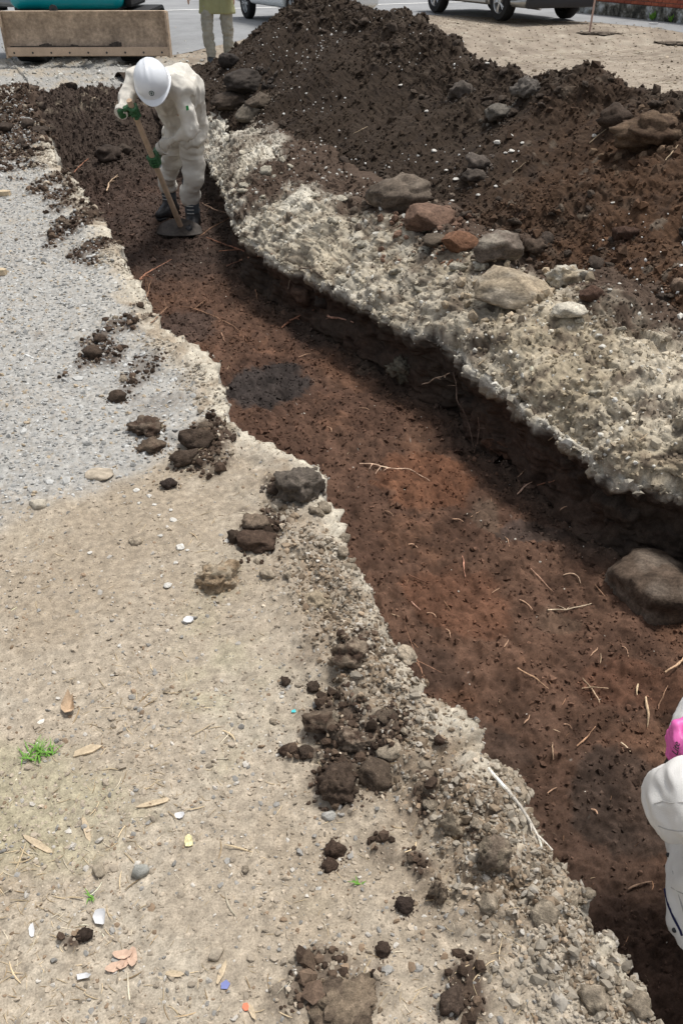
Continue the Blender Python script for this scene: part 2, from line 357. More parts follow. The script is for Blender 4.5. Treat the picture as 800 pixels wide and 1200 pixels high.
# left wall
C = mix(C, mix(np.zeros_like(C)+c_pale, c_wall, sst(-.07, -.16, Z+.03*m2)), (I == 1)*1.*(EE > .02))
# floor
F_ = np.zeros_like(C)+c_red*1.12
F_ = mix(F_, c_brown, sst(-.15, .45, m1+.35*m2)*.85)
F_ = mix(F_, [.115, .062, .039], sst(.15, .6, fbm(X, Y, X*0, 3.4, 5, .62, sd=84))*.8)
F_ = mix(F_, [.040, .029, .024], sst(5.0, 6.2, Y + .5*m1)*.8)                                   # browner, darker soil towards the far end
F_ = mix(F_, [.040, .027, .021], sst(1.75, .95, Y + .35*m1)*.75)  # near floor darkened, the digger's shadow painted in with it
for (px, py, rx, ry, cc, k) in [(315,450,50,24,(.032,.027,.025),.93),(625,625,45,14,(.055,.042,.036),.7),(215,385,40,22,(.05,.036,.03),.7),(400,385,60,22,(.045,.032,.027),.6),(570,605,22,20,(.10,.075,.055),.45),  # dark blobs along the right wall foot paint in the wall's shade
        (465,430,30,14,(.13,.09,.065),.4),(430,430,14,8,(.2,.16,.12),.5),(735,930,60,60,(.036,.027,.022),.7),(650,725,30,14,(.12,.085,.06),.35),(500,560,60,30,(.15,.065,.034),.45),(540,700,60,40,(.13,.057,.032),.4),  # dark blob beside the digger paints a cast shadow into the floor colour
        (730,800,60,30,(.12,.055,.033),.4),(560,880,50,26,(.05,.034,.026),.6),(505,790,60,30,(.05,.033,.025),.5)]:
    dd = blob(wx, wy, cluster(px, py, rx, ry, -.44)); F_ = mix(F_, cc, k*sst(1.12, .86, dd+.22*m2))
ringd = blob(wx, wy, cluster(315, 450, 60, 32, -.44)); F_ = mix(F_, [.05, .028, .02], sst(.10, .03, np.abs(ringd-1+.1*m2))*.5)
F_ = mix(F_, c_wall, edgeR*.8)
F_ = mix(F_, [.45, .43, .38], sst(.97, 1, vn(X*130, Y*130, X*0, 90))*.5)
F_ *= (1+.34*m2+.30*n2+.22*scr+.15*(Lfi < .5)*Lf)[..., None]
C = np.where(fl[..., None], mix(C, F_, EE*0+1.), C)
# right wall
W_ = np.zeros_like(C)+c_wall; W_ = mix(W_, [.085, .052, .038], sst(-.2, .5, m1)*.5); W_ = mix(W_, [.028, .022, .019], sst(0, .6, m2)*.5)
pale_w = mix(np.zeros_like(C)+c_pale, [.36, .315, .24], sst(-.2, .5, m2)); pale_w = mix(pale_w, [.20, .165, .12], sst(.2, .7, str1+.3*m3)*.5)
W_ = mix(W_, pale_w, sst(-.15, -.075, Z + .05*m1 + .035*m2 + .03*str1))
C = np.where(wallw[..., None], W_, C)
# bank
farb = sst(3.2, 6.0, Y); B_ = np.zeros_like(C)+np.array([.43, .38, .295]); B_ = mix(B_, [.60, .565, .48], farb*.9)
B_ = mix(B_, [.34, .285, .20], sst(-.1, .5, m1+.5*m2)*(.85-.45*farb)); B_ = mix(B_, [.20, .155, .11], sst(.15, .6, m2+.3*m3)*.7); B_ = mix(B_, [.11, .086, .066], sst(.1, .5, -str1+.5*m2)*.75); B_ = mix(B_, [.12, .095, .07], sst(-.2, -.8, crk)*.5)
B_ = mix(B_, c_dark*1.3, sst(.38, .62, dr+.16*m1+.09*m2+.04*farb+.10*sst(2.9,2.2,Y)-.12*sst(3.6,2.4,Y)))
for b in [(330,222,70,22,1.),(400,215,50,16,.8),(510,310,36,26,.75),(420,222,30,14,.8),(300,175,60,14,.4),(545,350,30,20,.4),(700,282,0,0,0),(725,400,40,14,.35),(690,430,26,12,.3),(265,200,16,26,.7),(555,395,26,16,.6)]:
    if b[2]: B_ = mix(B_, c_dark*1.2, b[4]*sst(1.2, .5, blob(wx, wy, cluster(*b[:4], .06))+.5*nz))
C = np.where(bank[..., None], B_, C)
# ground beyond the heap
f5 = (I == 5); G_ = np.zeros_like(C)+np.array([.285, .24, .19]); G_ = mix(G_, [.195, .16, .125], sst(-.2, .4, m1+.5*m2)*.85); G_ = mix(G_, [.40, .36, .29], sst(.2, .7, m2+m3)*.5)
G_ = mix(G_, c_dark*1.3, sst(1.9, 1.2, dr)*EE*1.); C = np.where(f5[..., None], G_, C)
# beyond the trench end
past = sst(S_END+.9, S_END+2.0, SS+.3*m1)*(I >= 0)*(SS > S_END)
C = mix(C, mix(np.zeros_like(C)+c_grav*.92, [.34, .29, .22], sst(-.1, .5, m1+.5*m2)*.7), past*(T < 3.2+.4*m1))
slope = sst(S_END-1.2, S_END-.6, SS+.2*m1)*(1-past)*(T > .1)*(T < 3.3)*((I >= 1))
C = mix(C, np.array([.052, .038, .030]), slope); C = mix(C, [.24, .20, .15], slope*sst(.35, .6, m2+.3*m1)*sst(.02, .12, Z)*.7)
C = mix(C, c_dark*1.2, sst(.15, .55, topleft)*sst(-.5, .2, m2+topleft*.5)*(I == 0))
C *= (1+.16*m3+.10*n3)[..., None]
C = np.clip(C, .01, .85)
ground_me = mesh_np('ground', P.reshape(-1, 3), gridfaces(NR, NC), M['ground'], C.reshape(-1, 3))
ground = tag(link('ground', ground_me), 'bare excavated ground with a straight trench cut through pale crust into red brown soil', kind='structure')

# ------------------------------------------------------------------ spoil heap
SIL = [(200,100),(232,85),(262,75),(290,56),(300,50),(330,20),(350,2),(370,-4),(405,-2),(418,14),(445,10),(462,20),(480,15),(510,35),(540,62),(575,80),(605,84),(622,100),(650,86),(690,78),(715,88),(735,106),(770,108),(800,118),(860,125),(980,170)]
TC = 3.6; q = []
for x, y in SIL:
    r_ = ray(x, y); k = TC/float(r_[:2]@RX); p = r_*k+np.array([0, 0, H]); q.append((float(p[:2]@AX), p[2]))
q = sorted(q); cs = np.array([a[0] for a in q]); cz = np.array([a[1] for a in q])
cs = np.concatenate([[cs[0]-1.6, cs[0]-.7], cs]); cz = np.concatenate([[.1, .6], cz])
hs_ = []; s = cs[0]+.2
while s < 13.6: hs_.append(s); s += .0075*max(1.6, s)**.85
hs_ = np.array(hs_, np.float32); ht = np.concatenate([np.linspace(2.12, 3.8, 360), np.linspace(3.8, 5.3, 60)[1:]]).astype(np.float32)
HS, HT = np.meshgrid(hs_, ht, indexing='ij'); X = HS*AX[0]+HT*RX[0]; Y = HS*AX[1]+HT*RX[1]
crest = np.interp(HS, cs, cz)
wv = .10*fbm(HS, HT, HS*0, .9, 3, sd=100)
foot = np.interp(HS, [0, 3, 4.5, 6, 7.6, 8.6, 10, 13], [2.62, 2.60, 2.55, 2.50, 2.42, 2.15, 2.2, 2.6]) + .08*fbm(HS, HS*0, HS*0, 2, 3, sd=101)
uu = (HT-foot)/(TC-foot); base = np.interp(np.clip(uu, -.5, 1), [-.5, -.3, -.10, 0, .1, .35, .7, .9, 1.0], [-.9, -.65, -.14, .0, .10, .37, .74, .93, 1.0])
hz = .19*(1-.6*sst(9, 11, HS)) + base*(crest-.19); back = np.maximum(0, HT-TC); hz = np.where(HT > TC, crest - .9*back**1.15 - .0*back, hz)
fade = sst(13.6, 12.2, HS); hz = hz*fade - .3*(1-fade)
mid = np.clip(uu, 0, 1)*(1-np.clip(uu, 0, 1))*4
# overlapping bucket loads: diagonal ribs and hollows
hz = hz + mid*(.09*fbm(HS*1.1+HT*.9, HT*.5-HS*.2, HS*0, 1.4, 3, sd=102)+.03*fbm(HS, HT, HS*0, 4, 3, sd=103)) + .5*wv*mid*.5
Pz = np.stack([X, Y, hz.astype(np.float32)], -1); Nh = normals(Pz)
hw = .04*fbm(X, Y, hz, 5, 3, sd=104); hx, hy = X+hw, Y+hw
n1 = fbm(X, Y, hz, 6, 4, .6, sd=105); n2 = fbm(X, Y, hz, 28, 4, .6, sd=106); n3 = fbm(X, Y, hz, 90, 2, .6, sd=116)
l1, i1 = lumps(hx, hy, 6.5, 107, .4); l2, i2 = lumps(hx, hy, 16, 108, .5); l3, i3 = lumps(X, Y, 38, 109, .6)
finez = sst(-.35, .2, fbm(X, Y, hz, .9, 3, sd=110) + sst(.6, 0, uu)*.2 + .7*sst(4.2, 2.8, Y) - .45*sst(.55, .95, uu))     # smooth raked areas
ruf = 1-.8*finez
d = ruf*(.030*l1 + .022*l2 + .02*n1) + (.35+.65*ruf)*.013*l3 + .012*n2*(.4+.6*ruf) + .0035*n3 + .02*n1*sst(.7, 1, uu)
hz_ok = 1; d *= sst(-.3, -.02, uu)
Pz = Pz + Nh*d[..., None]
m1 = fbm(X, Y, hz, 1.5, 4, .6, sd=111); m2 = fbm(X, Y, hz, 11, 4, .6, sd=112); m3 = fbm(X, Y, hz, 60, 2, .6, sd=113)
C = np.zeros(X.shape+(3,), np.float32)+np.array([.038, .027, .019])
C = mix(C, [.078, .044, .026], np.clip(sst(5.6, 3.6, Y+.8*m1)*1.0, 0, 1)); C = mix(C, [.075, .058, .044], sst(.15, .6, m2+.3*m1)*.6*ruf)
C = mix(C, [.13, .105, .08], ((i2 < .5)*l2 > .55)*(np.mod(i2*37, 1) > .8)*.8*sst(6.2, 4.5, Y)); C = mix(C, [.030, .022, .018], sst(.2, .7, -m2)*.5)
C *= (1+.18*m3)[..., None]; C = np.clip(C, .008, .8)
heap_me = mesh_np('soil_heap', Pz.reshape(-1, 3), gridfaces(*X.shape), M['heap'], C.reshape(-1, 3))
heap = tag(link('soil_heap', heap_me), 'long ridge of dark brown spoil piled beside the trench', 'soil heap')
bpy.context.view_layer.update()
DG = bpy.context.evaluated_depsgraph_get()

def hit(px, py, only=None):
    d = Vector(ray(px, py)).normalized(); best = None
    for ob in ([only] if only else [ground, heap]):
        ok, p, n, i = ob.ray_cast(Vector((0, 0, H)), d, distance=90)
        if ok and (best is None or p.length_squared*0+(p-Vector((0, 0, H))).length < best[2]): best = (p, n, (p-Vector((0, 0, H))).length)
    if best is None: p = Vector(at(px, py)); return p, Vector((0, 0, 1)), p.length
    return best
def mpp(p): return (p[1]*CT + (H-p[2])*SN)/FPX          # metres per photo pixel at p
def drop(x, y, z0=3.):
    best = -9; nn = Vector((0, 0, 1))
    for ob in (ground, heap):
        ok, p, n, i = ob.ray_cast(Vector((x, y, z0)), Vector((0, 0, -1)))
        if ok and p.z > best: best = p.z; nn = n
    return best, nn
#==BITS==
# ------------------------------------------------------------------ stones and crumbs
def ico(sub):
    import bmesh
    bm = bmesh.new(); bmesh.ops.create_icosphere(bm, subdivisions=sub, radius=1); bm.verts.ensure_lookup_table()
    v = np.array([q.co[:] for q in bm.verts], np.float32); f = np.array([[q.index for q in p.verts] for p in bm.faces], np.int32); bm.free(); return v, f
ICO = {k: ico(k) for k in (1, 2, 3, 4)}
def shards(n, flat=.6, jag=.28):
    v, f = ICO[1]; out = []
    for i in range(n):
        w_ = v*(1+rng.uniform(-jag, jag, (len(v), 1))); w_ = w_*np.array([1, rng.uniform(.65, 1), flat*rng.uniform(.7, 1.2)]); out.append(w_.astype(np.float32))
    return np.array(out), f
def grit(n, jag=.35):
    v = np.array([(1,0,0),(-1,0,0),(0,1,0),(0,-1,0),(0,0,1),(0,0,-1)], np.float32); f = np.array([(0,2,4),(2,1,4),(1,3,4),(3,0,4),(2,0,5),(1,2,5),(3,1,5),(0,3,5)], np.int32)
    return np.array([v*(1+rng.uniform(-jag, jag, (6, 1)))+rng.uniform(-.25, .25, (6, 3)) for i in range(n)], np.float32), f
def rotm(n, tilt=.5):
    a = rng.uniform(0, 2*np.pi, n); b = rng.normal(0, tilt, n); c = rng.normal(0, tilt, n)
    ca, sa, cb, sb, cc, scn = np.cos(a), np.sin(a), np.cos(b), np.sin(b), np.cos(c), np.sin(c); o = np.zeros(n); l = np.ones(n)
    Rz = np.stack([np.stack([ca, -sa, o], -1), np.stack([sa, ca, o], -1), np.stack([o, o, l], -1)], 1)
    Rx_ = np.stack([np.stack([l, o, o], -1), np.stack([o, cb, -sb], -1), np.stack([o, sb, cb], -1)], 1)
    Ry = np.stack([np.stack([cc, o, scn], -1), np.stack([o, l, o], -1), np.stack([-scn, o, cc], -1)], 1)
    return Ry @ Rx_ @ Rz
def scatter(name, pts, nrm, size, cols, label, flat=.6, sink=.2, shape=None, tilt=.5, mat=None, jag=.28):
    n = len(pts); B, f = shards(20, flat, jag) if shape is None else shape
    k = rng.integers(0, len(B), n); Rm = rotm(n, tilt)
    v = np.einsum('nij,nvj->nvi', Rm, B[k]*size[:, None, None] if size.ndim == 1 else B[k]*size[:, None, :])
    # lay it on the local slope
    up = np.array([0, 0, 1.]); ax = np.cross(np.broadcast_to(up, nrm.shape), nrm); cth = nrm[:, 2:3]
    vv = v*cth[:, None] + np.cross(ax[:, None], v) + ax[:, None]*((v*ax[:, None]).sum(-1, keepdims=True))/(1+np.maximum(cth, -.5))[:, None]
    sz = size if size.ndim == 1 else size[:, 2]
    v = vv + (pts + nrm*(sz*flat*(1-2*sink)*.6)[:, None])[:, None]
    nv = B.shape[1]; F = (f[None] + (np.arange(n)*nv)[:, None, None]).reshape(-1, f.shape[1])
    C = np.repeat(cols, nv, axis=0)
    o = link(name, mesh_np(name, v.reshape(-1, 3), F, mat or M['pebble'], C, smooth=False)); return tag(o, label, kind='stuff')
AREA = np.linalg.norm(np.cross(np.gradient(P, axis=0), np.gradient(P, axis=1)), axis=-1)
HAREA = np.linalg.norm(np.cross(np.gradient(Pz, axis=0), np.gradient(Pz, axis=1)), axis=-1)
def inview(Q, m=60):
    dy = Q[..., 1]*CT + (H-Q[..., 2])*SN; px = 400+Q[..., 0]/np.maximum(dy, .05)*FPX
    py = 600-FPX*(-(H-Q[..., 2])*CT+Q[..., 1]*SN)/np.maximum(dy, .05)
    return ((px > -m-90) & (px < 800+m+90) & (py < 1200+m) & (py > -m))
VIS = inview(P); HVIS = inview(Pz)
def pick(PP, NN, A, dens, n, vis):
    wgt = (A*dens*vis).ravel().astype(np.float64); wgt /= wgt.sum(); i = rng.choice(wgt.size, n, p=wgt)
    p = PP.reshape(-1, 3)[i]; p = p + rng.uniform(-.003, .003, p.shape)*[1, 1, 0]; return p.astype(np.float32), NN.reshape(-1, 3)[i], i
def shade(base, n, v=.18, alt=None, pa=.2):
    c = np.array(base)[None]*np.exp(rng.normal(0, v, (n, 1)))
    if alt is not None:
        for a, q in alt: m_ = rng.random(n) < q; c[m_] = np.array(a)*np.exp(rng.normal(0, v*.7, (m_.sum(), 1)))
    return np.clip(c, .01, .85).astype(np.float32)
Xg, Yg = P[..., 0], np.maximum(P[..., 1], 0); leftg = (I == 0)
dens = leftg*gravel*(1/(1+Yg/3.)**1.3)*(SS < 11)
p, n_, i = pick(P, N, AREA, dens, 22000, VIS)
scatter('gravel', p, n_, np.clip(rng.lognormal(math.log(.0045), .42, len(p)), .0022, .018)*(1+.10*p[:, 1]), shade((.36, .358, .342), len(p), .14, [((.52, .52, .50), .20), ((.24, .24, .23), .10), ((.40, .33, .24), .10)]), 'loose pale grey gravel spread left of the trench', flat=.45, sink=.4)
dens = leftg*(1-gravel)*(.35+.65*sst(-.3, .4, fbm(Xg, Yg, Xg*0, 4, 3, sd=130)))/(1+Yg)**1.2*(SS > 0)
p, n_, i = pick(P, N, AREA, dens, 17000, VIS)
scatter('crushed_stone', p, n_, np.clip(rng.lognormal(math.log(.0030), .50, len(p)), .0014, .011), shade((.37, .315, .245), len(p), .18, [((.48, .45, .40), .14), ((.27, .26, .24), .14), ((.26, .19, .13), .08)]), 'small tan and grey stone chips trodden into the near dirt', flat=.45, sink=.35)
lipz = np.exp(-((dl-.09)/.085)**2)*leftg*(sst(-.25, .35, fbm(Xg, Yg, Xg*0, 3.3, 3, sd=131)+.25*sst(1.4, .8, Yg)))/(1+Yg)**.9*(SS < 9)
p, n_, i = pick(P, N, AREA, lipz, 12000, VIS)
dk = dark.ravel()[i]; ny = sst(2.2, 1.2, p[:, 1])[:, None]; cc = shade((.38, .335, .27), len(p), .17, [((.46, .42, .36), .15), ((.28, .235, .18), .2)])*(1-.12*ny); bm0 = berm.ravel()[i]; m_ = rng.random(len(p)) < bm0*.55; cc[m_] = shade((.22, .17, .12), m_.sum(), .25); m_ = rng.random(len(p)) < dk*.9; cc[m_] = shade((.075, .052, .038), m_.sum(), .25)
scatter('lip_rubble', p, n_, np.clip(rng.lognormal(math.log(.0038), .48, len(p)), .0016, .014)*(1+.06*p[:, 1]), cc, 'loose angular crumbs of dry crust along the left edge of the trench', flat=.55, sink=.38, tilt=.6, jag=.36)
dens = (dark > .35)*leftg/(1+Yg)**.8
p, n_, i = pick(P, N, AREA, dens, 8000, VIS)
scatter('dark_crumbs', p, n_, np.clip(rng.lognormal(math.log(.0048), .55, len(p)), .0018, .02)*(1+.10*p[:, 1]), shade((.062, .043, .031), len(p), .3, [((.12, .085, .06), .2), ((.3, .25, .19), .08)]), 'dark soil crumbs spilled on the left side', flat=.8, tilt=1.2, mat=M['heap'])
dens = (bank*EE*(SS < 8.6) + 2.5*(I == 3)*(Z > -.12)*EE*(SS < 8.6)*.4)/(1+Yg)**1.0*(SS > .8)
p, n_, i = pick(P, N, AREA, dens, 12000, VIS); gc = ground_me.attributes['Col'].data; allc = np.empty(len(gc)*4, np.float32); gc.foreach_get('color', allc); allc = allc.reshape(-1, 4)[:, :3]
cc = allc[i]*np.exp(rng.normal(0, .22, (len(p), 1))); m_ = rng.random(len(p)) < .12; cc[m_] = shade((.60, .58, .52), m_.sum(), .12)
scatter('bank_crumbs', p, n_, np.clip(rng.lognormal(math.log(.0048), .5, len(p)), .0025, .026)*(1+.05*p[:, 1]), np.clip(cc, .02, .8).astype(np.float32), 'pale and dark crumbs lying loose on the bank between trench and heap', flat=.6, tilt=.8, sink=.3, jag=.38)
dens = fl*(.25+sst(.0, .5, fbm(Xg, Yg, Xg*0, 2.5, 3, sd=132))+2*edgeR+edgeL*1.5+.4*slope)/(1+Yg)**.9
p, n_, i = pick(P, N, AREA, (dens+.35*fl)*(SS > 0)*(SS < 10.4), 24000, VIS)
cc = allc[i]*np.exp(rng.normal(.26, .22, (len(p), 1)))*1.0
scatter('floor_crumbs', p, n_, np.clip(rng.lognormal(math.log(.0033), .5, len(p)), .0013, .013)*(1+.12*p[:, 1]), np.clip(cc, .012, .5).astype(np.float32), 'fine brown soil crumbs on the trench floor', flat=.75, tilt=1., mat=M['heap'], shape=grit(24))
hc = heap_me.attributes['Col'].data; hal = np.empty(len(hc)*4, np.float32); hc.foreach_get('color', hal); hal = hal.reshape(-1, 4)[:, :3]
dens = (ruf*.7+.3)*(uu > -.1)*(HT < 4.2)*(HS < 12)*(1+1.2*sst(.35, 0, uu))
p, n_, i = pick(Pz, Nh, HAREA, dens/(1+HS)**.5, 26000, HVIS)
scatter('heap_crumbs', p, n_, np.clip(rng.lognormal(math.log(.0055), .55, len(p)), .0025, .03)*(1+.04*p[:, 1]), np.clip(hal[i]*1.15*np.exp(rng.normal(0, .18, (len(p), 1))), .01, .4).astype(np.float32), 'dark crumbs and small clods covering the spoil heap', flat=.8, tilt=1.3, mat=M['heap'], sink=.35, shape=grit(24, .2))
dens = (sst(.0, .5, fbm(Pz[..., 0], Pz[..., 1], Pz[..., 2], 1.3, 3, sd=133)+.25*sst(6, 4, Pz[..., 1])))*(uu > -.1)*(HT < 3.9)*(HS < 9)
p, n_, i = pick(Pz, Nh, HAREA, dens, 520, HVIS)
scatter('pumice_specks', p, n_, np.clip(rng.lognormal(math.log(.006), .35, len(p)), .003, .014), shade((.74, .73, .69), len(p), .08), 'tiny white pumice specks dotted over the dark heap', flat=.8, tilt=1.)
dens = fl*(.3+sst(0, .5, fbm(Xg, Yg, Xg*0, 2, 3, sd=134)))*(SS > 0)*(SS < 8)/(1+Yg)**.5
p, n_, i = pick(P, N, AREA, dens, 170, VIS)
scatter('white_grit', p, n_, np.clip(rng.lognormal(math.log(.003), .4, len(p)), .0015, .008), shade((.62, .58, .5), len(p), .15), 'scattered white grains on the trench floor')
# dry straw and splinters
def sliver():
    out = []
    for k in range(16):
        m_ = 5; v = []; bend = rng.uniform(-.25, .25)
        for j in range(m_):
            x = j/(m_-1)*2-1; wd = (1-abs(x)**3*.6); y = bend*x*x
            for q in ((-1, 0), (0, .8), (1, 0), (0, -.3)): v.append((x, y+q[0]*.06*wd, q[1]*.06*wd))
        out.append(v)
    f = [(j*4+k, j*4+(k+1) % 4, (j+1)*4+(k+1) % 4, (j+1)*4+k) for j in range(4) for k in range(4)]
    return np.array(out, np.float32), np.array(f, np.int32)
dens = leftg*(1-gravel*.93)*(.2+sst(.1, .6, fbm(Xg, Yg, Xg*0, 2.5, 3, sd=135)+.3*sst(1.3, .7, Yg)))*(dl > .15)*(SS > 0)/(1+Yg)**2
p, n_, i = pick(P, N, AREA, dens, 2600, VIS)
scatter('straw_litter', p, n_, np.clip(rng.lognormal(math.log(.0075), .5, len(p)), .003, .03), shade((.50, .40, .26), len(p), .25, [((.30, .22, .13), .25), ((.62, .55, .42), .15)]), 'dry straw, splinters and plant bits strewn over the near dirt', flat=.3, tilt=.12, shape=sliver())
dens = (fl*1. + bank*.7*EE)*(SS > .2)*(SS < 8)/(1+Yg)**1.5
p, n_, i = pick(P, N, AREA, dens, 420, VIS)
scatter('fine_rootlets', p, n_, np.clip(rng.lognormal(math.log(.009), .5, len(p)), .004, .03), shade((.26, .15, .09), len(p), .35, [((.48, .36, .24), .3)]), 'hair thin rootlets in the trench floor and bank', flat=.3, tilt=.3, shape=sliver())

dens = (I == 5)*(Yg > 5)*(Yg < 22)*(T > 4)
p, n_, i = pick(P, N, AREA, dens, 5000, VIS)
scatter('far_straw', p, n_, np.clip(rng.lognormal(math.log(.035), .5, len(p)), .01, .12), shade((.36, .30, .21), len(p), .3, [((.20, .16, .11), .35), ((.55, .49, .38), .25)]), 'dry straw trodden into the dirt lot beyond the heap', flat=.3, tilt=.12, shape=sliver())
p, n_, i = pick(P, N, AREA, dens, 6000, VIS)
scatter('far_stones', p, n_, np.clip(rng.lognormal(math.log(.011), .45, len(p)), .005, .03), shade((.30, .25, .19), len(p), .2, [((.46, .42, .35), .12), ((.18, .15, .11), .12)]), 'small stones and dirt crumbs on the lot beyond the heap')
dens = (past > .5)*(Yg < 18)*(T < 4)*1.
p, n_, i = pick(P, N, AREA, dens, 3500, VIS)
scatter('far_gravel', p, n_, np.clip(rng.lognormal(math.log(.013), .45, len(p)), .006, .04), shade((.40, .40, .37), len(p), .25, [((.55, .54, .5), .2), ((.22, .2, .17), .2)]), 'gravel and dirt beyond the end of the trench')

# ------------------------------------------------------------------ single clods, stones and blocks
def rock_mesh(name, c, sub=3, seed=0, cuts=5, rough=.12, mat=None, c2=None, scale=(1, 1, .7), ang=.9):
    rough = rough*1.55 if rough > .08 else rough*1.2; sub = max(sub, 3)
    r = np.random.default_rng(seed); v, f = ICO[sub]; v = v.astype(np.float64).copy()
    v *= (1+.22*fbm(v[:, 0]+seed, v[:, 1], v[:, 2], 1.1, 2, sd=seed))[:, None]
    for k in range(cuts):
        n = r.normal(size=3); n /= np.linalg.norm(n); d = r.uniform(.55, .85); q = v@n; m_ = q > d; v[m_] -= (q[m_]-d)[:, None]*n*ang
    nn = v/np.linalg.norm(v, axis=1, keepdims=True)
    v += nn*(rough*1.0*fbm(v[:, 0]+seed*3, v[:, 1], v[:, 2], 1.7, 2, sd=seed+4) + rough*1.25*fbm(v[:, 0]*1+seed, v[:, 1], v[:, 2], 2.6, 5, .65, sd=seed+5, ridge=True) + rough*.75*fbm(v[:, 0]+seed, v[:, 1], v[:, 2], 8, 2, .6, sd=seed+6))[:, None]
    C = np.array(c)[None]*(1+.35*fbm(v[:, 0]+seed, v[:, 1], v[:, 2], 3, 4, .65, sd=seed+9))[:, None]
    if c2 is not None: m_ = sst(-.1, .35, fbm(v[:, 0], v[:, 1]+seed, v[:, 2], 1.6, 4, .6, sd=seed+11)); C = C*(1-m_[:, None])+np.array(c2)*m_[:, None]
    v = v*np.array(scale); return mesh_np(name, v, f, mat or M['clod'], np.clip(C, .01, .85))
DK = (.070, .051, .038); DB = (.070, .047, .034); TANC = (.36, .30, .22); GRB = (.13, .105, .08); RDB = (.115, .065, .045)
def clod(name, label, cat, px, py, rx, ry, c, seed, c2=None, sub=3, cuts=4, rough=.13, group=None, mat=None, deep=.85, sink=.42, rz=None):
    p, n, _ = hit(px, py+ry*.75); m_ = mpp(p); kk = .95 if name in ('soil_clod',) else 1.05; a = rx*m_*kk; h = max(ry*m_*kk, .35*a)
    o = link(name, rock_mesh(name, c, sub, seed, cuts, rough, mat, c2)); o.location = (p.x, p.y+a*deep*.5, p.z+h*(1-sink)*.75 + max(0, 0))
    z, _n = drop(o.location.x, o.location.y)
    if p.z < -.06: z = p.z
    o.location.z = z + h*.7*(1-sink)
    SK.append((o.location.copy(), a, tuple(c), name)); o.scale = (a, a*deep, h*1.1); o.rotation_euler = (0, 0, (rz if rz is not None else rng.uniform(-.5, .5)))
    return tag(o, label, cat, group)
S_ = 'soil_clod'; SK = []
